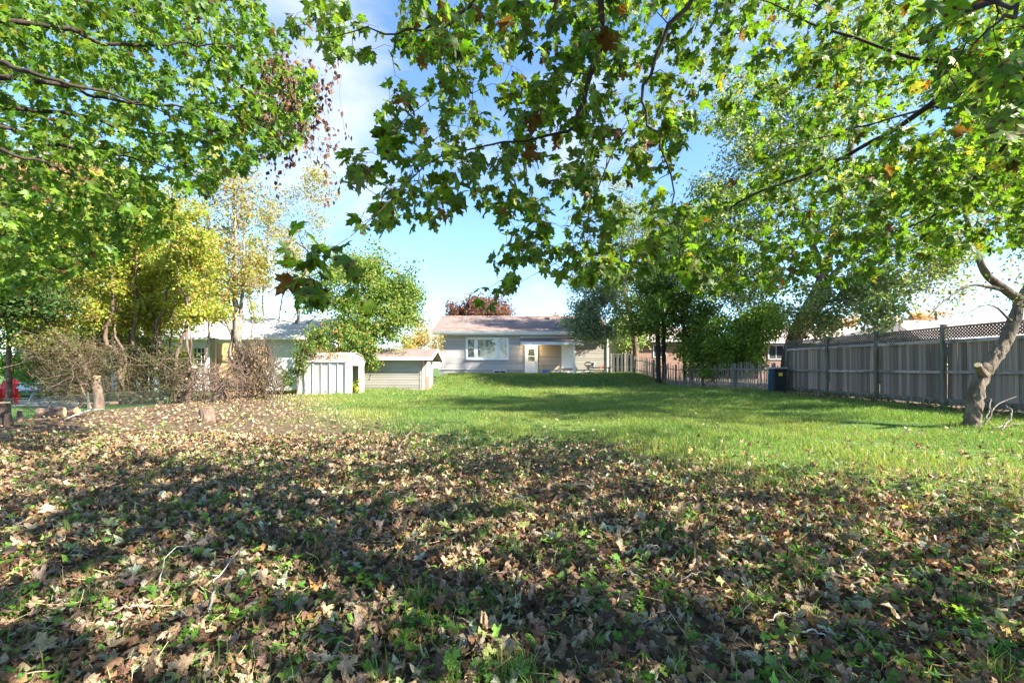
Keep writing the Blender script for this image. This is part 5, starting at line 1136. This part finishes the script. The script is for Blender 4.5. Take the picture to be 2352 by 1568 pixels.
# stumps and logs
def stump(name, label, zx, zy, r_, h, lean=(0, 0), D=None, cat='stump', bark='barkbrown', group=None):
    g0 = G(*(D or zt(zx, zy)), 11); e = empty(name, g0, label, cat, group); top = g0+np.array((lean[0], lean[1], h))
    V, T = tubeA([g0-np.array((0, 0, .08)), g0+np.array((0, 0, h*.25)), top], [r_*1.25, r_*1.02, r_], 12, True); V[:-2] += rng.normal(0, r_*.05, V[:-2].shape); np_mesh('bark', V, T, M[bark], e)
    ax = unit(top-g0+np.array((0, -.05, 0))); V, T = tubeA([top-ax*.01, top+ax*.008], r_*.93, 12, True); np_mesh('cut_end', V, T, M['cut'], e)
stump('tree_stump', 'reddish double stump standing beside the chain link fence', 35, 1180, .10, .50); stump('tree_stump', 'short stub growing against the reddish double stump', 62, 1185, .06, .26)
stump('tree_stump', 'thin lone stump stub between the double stump and the logs', 155, 1150, .045, .26); stump('tree_stump', 'weathered split stump standing alone among the fallen leaves', 0, 0, .14, .30, (-.06, .03), D=(477, 969))
stump('tree_stump', 'flat pale stump disc at the foot of the wavy stem', 1262, 1010, .09, .05); stump('tree_stump', 'low flush-cut stump between forked tree and thick trunk', 890, 1020, .17, .04)
def log(label, D, L_, r_, yaw, group=None):
    g0 = G(*D, 12); e = empty('cut_log', g0, label, 'log', group); u = np.array((math.cos(yaw), math.sin(yaw), 0)); c = g0+np.array((0, 0, r_*.8))
    V, T = tubeA([c-u*L_/2, c-u*L_*.1, c+u*L_*.2, c+u*L_/2], [r_, r_*1.04, r_*.97, r_*.95], 12, True); V[:-2] += rng.normal(0, r_*.04, V[:-2].shape); np_mesh('bark', V, T, M['barkbrown'], e)
    for s_ in (-1, 1): V, T = tubeA([c+u*s_*(L_/2-.005), c+u*s_*(L_/2+.006)], r_*.92, 12, True); np_mesh('cut_end', V, T, M['cut'], e)
log('short brown log lying left of the forked log by the wire fence', zt(400, 1115), .5, .14, .5); log('short forked log end by the wire fence under the leaning stem', zt(510, 1100), .55, .13, .15)
log('log with a round orange end beside the bleached trunk', zt(2035, 905), .6, .09, -1.35); log('upper log of the stacked pair at the grey tree foot', zt(2118, 908), .6, .10, -1.45)
log('small chunk of sawn log half buried in leaves', (1862, 1452), .17, .036, .25); log('slim brown branch piece lying deep in the leaves', (1905, 1528), .28, .020, -.7)
# brushwood between the trunks
def brush(name, label, poly, d0, d1, n, L0, L1, r_, bark, leafn=0, pal=None, up=.5, cat='brushwood', leaf=.05):
    q = poly_pts(poly, n); c = np.array([P(a_, b_, rng.uniform(d0, d1)) for a_, b_ in q]); g0 = c.mean(0)
    root = empty(name, lowering(g0), label, cat); groups = [Acc() for _ in range(4)]; tw = []
    for i_, p in enumerate(c):
        p[2] = max(p[2], gzf(p[0], p[1])+.02); L_ = rng.uniform(L0, L1); u = unit(rng.normal(0, 1, 3)*np.array((1, .6, .7))+np.array((0, 0, up)))
        tt_ = np.linspace(-.5, .5, 6)[:, None]; pts = p+u*L_*tt_+np.cumsum(rng.normal(0, L_*.05, (6, 3)), 0)
        pts[:, 2] = np.maximum(pts[:, 2], gz(pts[:, 0], pts[:, 1])+.01); tw.append(pts)
        groups[i_ % 4].add(*tubeA(pts, np.linspace(r_*rng.uniform(.6, 1.5), r_*.35, 6), 4))
    al = Acc()
    for g_ in groups: al.V += g_.V; al.T += [t_+al.n for t_ in g_.T]; al.n += g_.n
    o_ = al.build('twigs', M[bark], root, True); o_['kind'] = 'stuff'
    if leafn: cluster_leaves(tw, leafn, .07, leaf, pal, [1]*len(pal), acc=Acc(), along=1).build('dry_foliage', M['leafbg'], root, kind='stuff')
CED = [(0.08, 0.10, 0.035), (0.12, 0.10, 0.05), (0.13, 0.08, 0.05), (0.10, 0.14, 0.04)]
brush('brush_thicket', 'tangled dry cedar brush behind the sawn trunks', [(60, 820), (140, 780), (330, 800), (440, 820), (440, 895), (330, 910), (180, 910), (110, 890)], 15.6, 18.0, 520, .4, 1.5, .011, 'twigbrown', 26, CED, .2, leaf=.065)
brush('brush_thicket', 'dense grey dead cedar twigs hanging low over the wire fence', [(40, 800), (110, 770), (220, 800), (220, 880), (170, 920), (120, 905), (70, 860)], 14.6, 16.2, 260, .4, 1.4, .009, 'twigbrown', 20, CED, .1)
brush('brushwood_pile', 'tan heap of cut brushwood between the sawn trunk and the grey tree', [(400, 850), (450, 840), (560, 840), (560, 905), (470, 925), (400, 920)], 16.0, 18.4, 420, .3, 1.3, .012, 'barkbrown', 0, None, .5)
brush('brushwood_pile', 'dark upright bundle of dead vine stems under the grey trees', [(530, 800), (610, 780), (640, 850), (640, 905), (545, 905)], 17.6, 19.4, 460, .4, 1.3, .016, 'twigbrown', 5, CED, 1.6)
bgtree('cut_shrub', 'sawn pale shrub base with two cut stubs in the brushwood', [stem([(1745, 975), (1740, 880), (1750, 800)], 16.4, .05, .03), stem([(1740, 900), (1790, 850), (1800, 800)], 16.4, .05, .03), stem([(1740, 930), (1680, 970), (1610, 990)], 16.2, .05, .04)], [(525, 880, 16.4, 20, 14, 8, 0)], CED, [1]*4, .05, 5, .08, 'barkgrey', cuts=[(P(*zt(1750, 798), 16.4), (0, -.3, 1), .032), (P(*zt(1800, 798), 16.4), (.2, -.3, 1), .032)], cat='shrub')
YG = [(0.36, 0.43, 0.06), (0.48, 0.50, 0.08), (0.22, 0.32, 0.045), (0.52, 0.42, 0.10)]
bgtree('yellow_green_tree', 'sunlit yellow-green tree in the neighbouring garden behind the sawn row', [[(*lowering(P(300, 860, 23)), .25), (*P(300, 760, 23), .2), (*P(310, 600, 23), .12), (*P(320, 470, 23), .04)], [(*P(300, 740, 23), .14), (*P(200, 640, 22), .08), (*P(120, 600, 22), .03)], [(*P(305, 720, 23), .14), (*P(400, 640, 23), .08), (*P(450, 600, 23), .03)]],
       [(280, 560, 23, 170, 130, 330, 3.0), (90, 640, 22, 160, 110, 260, 2.5), (390, 620, 22.5, 90, 100, 160, 2), (280, 710, 23, 170, 75, 200, 2.5), (480, 690, 22, 55, 60, 60, 1), (120, 740, 22, 130, 60, 110, 1.5)], YG, [4, 3, 2, 1], .16, 20, .38, 'barkbrown', along=.9)
bgtree('tan_leaved_tree', 'tall tree with tan pink autumn leaves behind the dark maple boughs', [[(*lowering(P(60, 870, 27)), .3), (*P(60, 640, 27), .2), (*P(80, 400, 27), .06)]], [(70, 430, 27, 130, 110, 200, 3), (200, 400, 27, 90, 70, 90, 2), (60, 580, 27, 100, 80, 90, 2)], [(0.46, 0.30, 0.20), (0.52, 0.36, 0.24), (0.32, 0.20, 0.12), (0.38, 0.34, 0.12)], [3, 3, 2, 1], .17, 26, .4)
bgtree('cedar_tree', 'dark green cedar with drooping sprays behind the dead cedar brush', [[(*lowering(P(20, 900, 16.5)), .09), (*P(20, 760, 16.5), .07), (*P(25, 600, 16.5), .03)]], [(30, 700, 15.5, 85, 95, 120, 1), (60, 620, 15.5, 60, 60, 50, .8), (110, 690, 15.5, 60, 50, 36, .8)], [(0.06, 0.12, 0.035), (0.085, 0.15, 0.04), (0.05, 0.085, 0.03), (0.17, 0.12, 0.05)], [3, 3, 2, 1], .10, 34, .16, leafm='needle')
bgtree('round_bush', 'bright green leafy bush behind the red chair', [[(*lowering(P(30, 900, 22)), .06), (*P(30, 850, 22), .04), (*P(40, 800, 22), .02)]], [(35, 835, 22, 62, 52, 90, 1.2), (90, 860, 21.5, 36, 34, 36, .8)], [(0.10, 0.22, 0.05), (0.17, 0.30, 0.08), (0.30, 0.34, 0.06)], [3, 3, 1], .11, 30, .22, cat='bush')
bgtree('hedge_shrub', 'loose yellow-green hedge behind the sawn row hiding the white house', [[(*lowering(P(200, 890, 19.5)), .05), (*P(200, 830, 19.5), .03), (*P(205, 770, 19.5), .012)], [(*lowering(P(330, 890, 20)), .05), (*P(330, 830, 20), .03), (*P(330, 780, 20), .012)]],
       [(130, 820, 19.5, 80, 50, 100, .8), (230, 790, 19.8, 80, 70, 140, .8), (330, 805, 20, 70, 60, 120, .8), (400, 830, 20.2, 50, 46, 60, .6)], [(0.15, 0.20, 0.045), (0.24, 0.27, 0.06), (0.10, 0.13, 0.035), (0.22, 0.15, 0.07)], [3, 3, 2, 1], .11, 18, .22, cat='hedge')
bgtree('orange_shrub', 'small orange leaved shrub seen through the dead cedar twigs', [[(*lowering(P(130, 880, 19)), .04), (*P(130, 850, 19), .03), (*P(135, 820, 19), .01)]], [(132, 822, 19, 26, 18, 30, .5)], [(0.62, 0.27, 0.05), (0.6, 0.36, 0.08)], [1, 1], .09, 20, .14, cat='shrub')
# behind the shed and outbuilding
GR = [(0.16, 0.25, 0.06), (0.23, 0.31, 0.07), (0.10, 0.17, 0.045), (0.34, 0.33, 0.09), (0.33, 0.16, 0.05)]
bgtree('leafy_tree', 'broad light green tree rising behind the metal shed and outbuilding', [[(*lowering(P(830, 880, 27)), .22), (*P(835, 760, 27), .16), (*P(860, 640, 27), .08), (*P(870, 580, 27), .03)], [(*P(832, 780, 27), .1), (*P(780, 690, 26.5), .06), (*P(760, 640, 26.5), .02)]],
       [(870, 650, 27, 85, 80, 150, 2), (790, 690, 26, 90, 80, 140, 2), (910, 720, 27, 62, 60, 90, 1.6), (840, 760, 25.6, 95, 50, 100, 1.2), (930, 660, 27.3, 45, 50, 40, 1), (800, 610, 27, 60, 40, 40, 1.5)], GR, [4, 4, 3, 1.5, .12], .15, 30, .34, along=.9)
bgtree('cedar_shrub', 'cedar with rusty inner sprays crowding over the metal shed roof', [[(*lowering(P(770, 880, 23.6)), .09), (*P(775, 820, 23.6), .07), (*P(780, 750, 23.6), .02)]], [(770, 780, 23.6, 70, 46, 100, .7), (835, 800, 23.9, 28, 40, 46, .4), (715, 790, 23.2, 36, 40, 36, .6), (850, 838, 24.1, 12, 20, 12, .3)], [(0.13, 0.22, 0.045), (0.19, 0.27, 0.06), (0.09, 0.15, 0.04), (0.45, 0.18, 0.05), (0.34, 0.30, 0.09)], [4, 3, 3, .7, 1], .11, 30, .19, leafm='needle', cat='shrub')
bgtree('vine_clump', 'green vine tangle climbing the dark left end of the metal shed', [[(*lowering(P(680, 900, 20.4)), .03), (*P(690, 850, 20.4), .02), (*P(700, 800, 20.4), .01)]], [(690, 850, 20.6, 24, 46, 46, .4), (700, 800, 20.8, 34, 18, 30, .3), (655, 870, 20.5, 22, 30, 26, .5)], [(0.10, 0.17, 0.04), (0.16, 0.23, 0.05), (0.22, 0.16, 0.08)], [3, 2, 1], .085, 16, .12, cat='vine')
bgtree('doorway_vine', 'yellow-green vine growing out of the open shed doorway', [[(*lowering(S3(.12, 1.0, 0)), .012), (*S3(.06, .98, .35), .01), (*S3(.03, 1.0, .6), .004)]], [(818, 886, float(S3(.08, 1, 0)[1]), 9, 14, 16, .12)], [(0.38, 0.42, 0.06), (0.30, 0.36, 0.05), (0.45, 0.40, 0.12)], [2, 2, 1], .11, 7, .08, cat='vine')
bgtree('roof_vine', 'dry leafless creeper straggling over the rusty shed roof', [[(*S3(-1.9, -.06, sg+.1), .012), (*S3(-1.8, -.07, sg+1.4), .01), (*S3(-1.5, .3, sg+1.92), .006)]], [(745, 812, 20.7, 46, 10, 40, .35)], [(0.30, 0.20, 0.12), (0.20, 0.20, 0.06), (0.16, 0.10, 0.06)], [3, 1, 2], .06, 6, .1, cat='vine')
bgtree('yellow_shrub', 'airy tan-yellow shrub at the left corner of the bungalow', [[(*lowering(P(965, 850, 30.5)), .06), (*P(968, 810, 30.5), .04), (*P(972, 760, 30.5), .015)]], [(970, 775, 30.6, 42, 40, 95, .9), (1000, 790, 31.2, 22, 34, 26, .5), (945, 790, 30, 30, 26, 36, .6)], [(0.55, 0.43, 0.20), (0.46, 0.38, 0.13), (0.42, 0.28, 0.16)], [3, 2, 1], .10, 22, .2, cat='shrub')
bgtree('purple_leaved_tree', 'purple-brown leaved tree showing above the bungalow ridge', [[(*lowering(P(1105, 860, 52)), .25), (*P(1105, 740, 52), .2), (*P(1105, 690, 52), .06)]], [(1105, 712, 52, 70, 34, 150, 3), (1060, 722, 52, 40, 18, 50, 2), (1150, 718, 52, 40, 20, 50, 2)], [(0.13, 0.06, 0.055), (0.22, 0.11, 0.09), (0.30, 0.17, 0.13)], [3, 3, 1], .22, 34, .45)
# right of the bungalow
bgtree('grey_willow', 'feathery grey-green tree whose branches hide the right end of the bungalow roof', [[(*lowering(P(1462, 860, 32.2)), .24), (*P(1455, 760, 32.2), .2), (*P(1430, 640, 32), .13), (*P(1430, 500, 32), .05)], [(*P(1455, 760, 32.2), .12), (*P(1400, 690, 31.2), .08), (*P(1345, 700, 30.6), .02)]],
       [(1375, 690, 30.6, 75, 75, 190, 1.5), (1340, 745, 30.4, 42, 46, 70, .8), (1400, 765, 31, 42, 36, 60, .8), (1430, 610, 32, 100, 80, 170, 2), (1420, 500, 32.5, 100, 80, 130, 2), (1520, 540, 33, 90, 90, 130, 2)], [(0.20, 0.25, 0.15), (0.28, 0.33, 0.19), (0.14, 0.18, 0.105), (0.33, 0.38, 0.17)], [4, 3, 3, 1], .13, 34, .30, leafm='needle', droop=1.2, along=.9)
bgtree('pale_background_tree', 'pale hazy green tree filling the gap right of the bungalow', [[(*lowering(P(1450, 850, 39)), .2), (*P(1450, 780, 39), .12), (*P(1450, 700, 39), .05)]], [(1440, 770, 39, 50, 50, 110, 2), (1500, 700, 40, 60, 60, 80, 2)], [(0.24, 0.33, 0.12), (0.33, 0.40, 0.16)], [1, 1], .2, 34, .4)
bgtree('multi_stemmed_tree', 'dark green multi-stemmed tree over the end of the picket fence', [[(*lowering(P(1513, 862, 28)), .16), (*P(1511, 780, 28), .14), (*P(1508, 690, 28), .05)], [(*lowering(P(1526, 862, 28.4)), .15), (*P(1525, 760, 28.4), .12), (*P(1530, 660, 28.4), .04)], [(*lowering(P(1574, 850, 27)), .12), (*P(1570, 760, 27), .1), (*P(1564, 680, 27), .05)], [(*lowering(P(1588, 850, 27)), .11), (*P(1590, 790, 27), .09), (*P(1620, 700, 27), .03)]],
       [(1520, 715, 28, 85, 70, 210, 2.2), (1585, 735, 27, 75, 70, 160, 2), (1475, 735, 28.4, 50, 50, 80, 1.2), (1550, 630, 28, 110, 70, 200, 2.2), (1620, 780, 26.4, 50, 60, 100, 1.3), (1660, 660, 27, 70, 70, 110, 1.6)], [(0.10, 0.165, 0.04), (0.135, 0.215, 0.045), (0.19, 0.27, 0.055), (0.32, 0.34, 0.06)], [4, 4, 2, .9], .14, 24, .32, 'barkdark')
bgtree('fence_shrub', 'bright green shrubs sprawling over the picket fence', [[(*lowering(P(1690, 880, 23.2)), .04), (*P(1690, 840, 23.2), .03), (*P(1690, 760, 23.2), .01)], [(*lowering(P(1640, 880, 24.6)), .04), (*P(1640, 830, 24.6), .03), (*P(1640, 760, 24.6), .01)]],
       [(1660, 780, 24, 60, 44, 130, 1.2), (1720, 780, 22.6, 46, 44, 90, 1), (1640, 835, 24.4, 32, 30, 60, .7), (1745, 740, 22.4, 40, 40, 60, 1), (1705, 830, 23.2, 60, 30, 80, .7), (1600, 815, 25.6, 46, 40, 80, .8), (1765, 790, 21.8, 36, 50, 60, .6), (1690, 790, 24, 90, 40, 90, .8)], [(0.14, 0.25, 0.04), (0.21, 0.31, 0.05), (0.09, 0.16, 0.035), (0.36, 0.36, 0.06)], [4, 3, 3, 1.2], .11, 32, .22, cat='shrub')
bgtree('leaning_poplar', 'tall poplar with a thick leaning grey trunk behind the board fence', [[(*lowering(P(1812, 860, 24)), .5), (*P(1822, 792, 24), .42), (*P(1845, 733, 24), .36), (*P(1866, 690, 24), .3), (*P(1894, 620, 24), .24), (*P(1945, 400, 24), .18), (*P(1985, 95, 24), .12), (*P(2000, -150, 24), .05)], [(*P(1838, 770, 24.3), .34), (*P(1872, 715, 24.3), .28), (*P(1898, 655, 24.3), .24), (*P(1840, 500, 24), .12), (*P(1760, 330, 24), .05)],
        [(*P(1880, 670, 24), .2), (*P(1960, 590, 23.4), .12), (*P(2080, 560, 22.6), .05)], [(*P(1890, 640, 24), .16), (*P(1750, 560, 24), .1), (*P(1620, 500, 24), .04)], [(*P(1870, 700, 24), .1), (*P(1940, 690, 21), .06), (*P(2010, 740, 19.5), .02)]],
       [(1700, 470, 24.5, 150, 120, 260, 2.5), (1600, 560, 24.5, 100, 100, 170, 2.2), (1850, 300, 24, 160, 170, 270, 2.5), (1990, 480, 23.5, 140, 120, 210, 2.5), (1730, 650, 24.6, 90, 80, 150, 1.6), (1990, 660, 21.5, 90, 60, 120, 1.5), (2030, 720, 19.4, 60, 40, 44, .9), (1770, 730, 25.5, 40, 40, 60, 1), (2000, 120, 24, 130, 150, 190, 2.5), (2160, 590, 23, 110, 80, 110, 2), (1700, 250, 24.5, 110, 120, 120, 2), (2220, 400, 23.5, 110, 150, 120, 2), (1860, 710, 22.3, 50, 70, 60, .9), (1905, 740, 22, 40, 40, 30, .8)],
       [(0.22, 0.29, 0.13), (0.30, 0.36, 0.16), (0.15, 0.21, 0.09), (0.42, 0.38, 0.13)], [4, 3, 3, .8], .15, 22, .36, 'barkdeep', along=1.0, kr=.012)
bgtree('red_leaved_tree', 'distant red autumn tree behind the hip roof', [[(*lowering(P(2150, 850, 62)), .3), (*P(2150, 760, 62), .2), (*P(2150, 715, 62), .06)]], [(2130, 730, 62, 70, 14, 40, 2.5), (1935, 738, 60, 30, 16, 22, 2)], [(0.50, 0.27, 0.20), (0.55, 0.36, 0.28)], [1, 1], .26, 30, .5)
bgtree('side_tree', 'tall leafy tree beyond the board fence', [[(17.0, 13.5, gzf(17.0, 13.5)-.06, .3), (16.9, 13.5, 4, .22), (16.8, 13.5, 8.5, .1), (16.8, 13.5, 12, .04)]], [(*[CX+16.8/13.5*FPX, HY-8.0/13.5*FPX, 13.5], 300, 290, 220, 3.4)], GR[:3], [3, 3, 2], .17, 30, .4)

bgtree('side_tree', 'very tall leafy tree beyond the board fence near the apple tree', [[(17.0, 8.5, gzf(17, 8.5)-.06, .34), (16.9, 8.5, 5, .26), (16.7, 8.5, 11, .14), (16.6, 8.5, 15.5, .04)]], [(*[CX+16.6/8.5*FPX, HY-11.6/8.5*FPX, 8.5], 500, 430, 280, 4.0)], GR[:3], [3, 3, 2], .18, 34, .45)
bgtree('side_tree', 'tall leafy tree beyond the hip roofed house corner', [[(22.0, 17.0, gzf(22, 17)-.06, .3), (21.9, 17, 5, .22), (21.8, 17, 10, .12), (21.8, 17, 14, .04)]], [(*[CX+21.8/17*FPX, HY-9.6/17*FPX, 17], 250, 230, 260, 4.2)], GR[:3], [3, 3, 2], .18, 34, .45)

# ------------------------------------------------------------------ low plants, twigs on the ground
gc = Acc(); x = rng.uniform(9.7, 11.75, 9000); y = rng.uniform(7, 20, 9000); kk = rng.random(9000) < np.clip((x-9.6)/1.3, .1, 1)*np.clip(.3+.7*wob(x, y, 1.5), 0, 1); x, y = x[kk], y[kk]; k = len(x)
D, Nn = litter_orient(k, .5); h_ = np.abs(rng.normal(0, .10, k))+.01
V, T, U = leafV(LEAF_DI, np.stack([x, y, gz(x, y)+h_], -1), D, Nn, rng.uniform(.05, .11, k), (.3, .2)); gc.add(V, T, rep(mixcols([(0.08, 0.13, 0.035), (0.12, 0.18, 0.05), (0.17, 0.11, 0.06), (0.07, 0.045, 0.03), (0.24, 0.26, 0.08)], [4, 2, 3, 3, 1], k), 4), U)
x = rng.uniform(-9.5, -4.6, 1500); y = np.where(rng.random(1500) < .6, rng.uniform(20.0, 20.55, 1500), rng.uniform(24.5, 24.95, 1500)); k = 1500
D, Nn = litter_orient(k, .9); V, T, U = leafV(LEAF_DI, np.stack([x, y, gz(x, y)+np.abs(rng.normal(0, .16, k))*np.clip(wob(x, y, 4), .1, 1)], -1), D, Nn, rng.uniform(.05, .10, k), (.3, .2)); gc.add(V, T, rep(mixcols([(0.20, 0.27, 0.06), (0.30, 0.32, 0.08), (0.12, 0.18, 0.05)], [3, 2, 2], k), 4), U)
for _ in range(330):
    cy = 1.6+8.0*rng.random()**1.2; cxx = rng.uniform(-1.15, 1.15)*cy; n = int(rng.integers(5, 26)); sd = rng.uniform(.03, .16)
    if lawn(cxx, cy) > .75: continue
    x, y = rng.normal(cxx, sd, n), rng.normal(cy, sd, n); D, Nn = litter_orient(n, .5); Nn[:, 2] = np.abs(Nn[:, 2])
    V, T, U = leafV(LEAF_LO, np.stack([x, y, gz(x, y)+rng.uniform(.035, .085, n)], -1), D, Nn, rng.uniform(.018, .042, n), (.3, .2)); gc.add(V, T, rep(mixcols([(0.11, 0.24, 0.03), (0.17, 0.31, 0.04), (0.08, 0.17, 0.03)], [3, 2, 2], n), len(LEAF_LO[0])), U)
tag(gc.build('ground_cover', M['leafbg']), 'low weeds and creeping leaves along the fence foot, sheds and litter', 'ground cover', kind='stuff')
# broad-leaved weeds between the fallen leaves
STRAP = (np.array([(0, 0), (.05, .12), (.10, .4), (.16, .7), (.11, .9), (0, 1), (-.11, .9), (-.16, .7), (-.10, .4), (-.05, .12), (0, .4), (0, .75)], float), np.array([[0, 1, 10], [1, 2, 10], [2, 3, 11], [2, 11, 10], [3, 4, 11], [4, 5, 11], [5, 6, 11], [6, 7, 11], [7, 8, 11], [8, 10, 11], [8, 9, 10], [9, 0, 10]]))
weeds = [(535, 1430, .16, 9), (1275, 1255, .15, 8), (1960, 1530, .13, 6), (1345, 1410, .13, 5), (895, 1190, .16, 8), (1100, 1325, .10, 6), (1165, 1265, .09, 5), (2330, 1480, .10, 5), (700, 1545, .12, 6), (1800, 1215, .09, 5), (1480, 1210, .09, 6), (400, 1190, .10, 5), (2250, 1250, .09, 6), (150, 1230, .08, 5), (620, 1250, .08, 6), (1640, 1560, .14, 6), (240, 1545, .11, 6), (1050, 1480, .09, 5), (760, 1085, .10, 8), (1540, 1130, .09, 6)]
for q, (dx, dy, h_, n) in enumerate(weeds):
    g0 = G(dx, min(dy, 1562), 3); e = empty('broadleaf_weed', g0, ('tall ' if h_ > .12 else ('tiny ' if h_ < .095 else 'small '))+'green broad-leaved weed with '+{5: 'five', 6: 'six', 8: 'eight', 9: 'nine'}[n]+' leaves sprouting through the fallen leaves', 'weed', 'weeds among the fallen leaves')
    for s_ in range(n):
        an = s_*2.4+q; D = np.array([[math.cos(an), math.sin(an), rng.uniform(.25, 1.3)]])
        V, T, U = leafV(STRAP, (g0+np.array((0, 0, .002)))[None], D, np.array([[-math.cos(an), -math.sin(an), .8]]), [h_*.72*rng.uniform(.6, 1.25)], (.5, -.35)); np_mesh('leaf', V, T, M['grass'], e, rep(mixcols([(0.13, 0.28, 0.03), (0.19, 0.34, 0.05), (0.16, 0.28, 0.10)], [2, 2, 1], 1), len(V)), U, True)
# fallen twigs
def ftwig(label, pts, r_, bark='barkgrey', forks=()):
    w3 = []
    for (dx, dy, h_) in pts: g0 = G(dx, min(dy, 1564), 3); w3.append(g0+np.array((0, 0, .03+h_)))
    e = empty('fallen_twig', w3[0], label, 'twig', 'twigs on the leaf litter'); a_ = Acc(); limb(a_, Skel(), w3, np.linspace(r_, r_*.4, len(w3)), 12, 5, .006); a_.build('stem', M[bark], e, True)
    for f_ in forks:
        v3 = [G(dx, min(dy, 1564), 3)+np.array((0, 0, .03+h_)) for (dx, dy, h_) in f_]; a_ = Acc(); limb(a_, Skel(), v3, np.linspace(r_*.6, r_*.25, len(v3)), 8, 4, .005); a_.build('side_shoot', M[bark], e, True)
ftwig('long pale grey twig forking over the leaves beside the big green weed', [(480, 1440, .05), (492, 1370, .02), (500, 1345, .03), (560, 1270, .02)], .006, 'barkpale', [[(500, 1345, .03), (460, 1338, .02), (400, 1340, .01)]])
ftwig('crooked brown branch lying from the litter towards the single stump', [(565, 1215, .01), (545, 1130, .03), (480, 1095, .02), (385, 1065, .04)], .010, 'barkbrown', [[(545, 1130, .03), (530, 1100, .05), (520, 1060, .1)]])
ftwig('thin white arching stem bent over the brown leaves', [(365, 1370, .01), (385, 1320, .10), (440, 1290, .08), (468, 1275, .01)], .003, 'barkpale')
ftwig('short grey forked stick resting on dry leaves', [(245, 1430, .01), (300, 1418, .03), (400, 1395, .02)], .008, 'barkgrey', [[(300, 1418, .03), (312, 1400, .05)]])
ftwig('bare branch with fine arching shoots lying on the sunlit lawn edge', [(905, 1045, .02), (955, 1010, .18), (1000, 985, .06)], .010, 'barkbrown', [[(955, 1010, .18), (930, 990, .25), (890, 975, .1)], [(980, 1000, .1), (1010, 1010, .2), (1040, 1030, .05)]])
ftwig('slim dry stick poking out of the bright grass', [(1545, 1008, 0), (1530, 1000, .12), (1520, 985, .22)], .006, 'barkbrown')
ftwig('pale bent bough lying beside the short logs', [(150, 968, .03), (200, 955, .10), (240, 945, .05)], .022, 'barkpale')
ftwig('upright thin dead stem in front of the metal shed', [(690, 935, 0), (705, 900, .3), (728, 850, .9), (745, 790, 1.6)][:2], .010, 'barkbrown')
for q in range(26):
    cy = rng.uniform(1000, 1540); cx_ = rng.uniform(60, 2290); an = rng.uniform(-.5, .5); L_ = rng.uniform(40, 130)*(cy-800)/600
    if lawn(*G(cx_, cy, 4)[:2]) > .5: continue
    ftwig(['thin grey', 'thin bleached', 'thin brown'][q % 3]+' twig lying loose on the fallen leaves', [(cx_, cy, .01), (cx_+L_*.5*math.cos(an), cy+L_*.3*math.sin(an), .04), (cx_+L_*math.cos(an), cy+L_*.5*math.sin(an), .01)], rng.uniform(.0025, .005), ['barkgrey', 'barkpale', 'barkbrown'][q % 3])
print('tris', sum(len(o.data.polygons) for o in COL.objects if o.type == 'MESH'), 'objects', len(COL.objects))
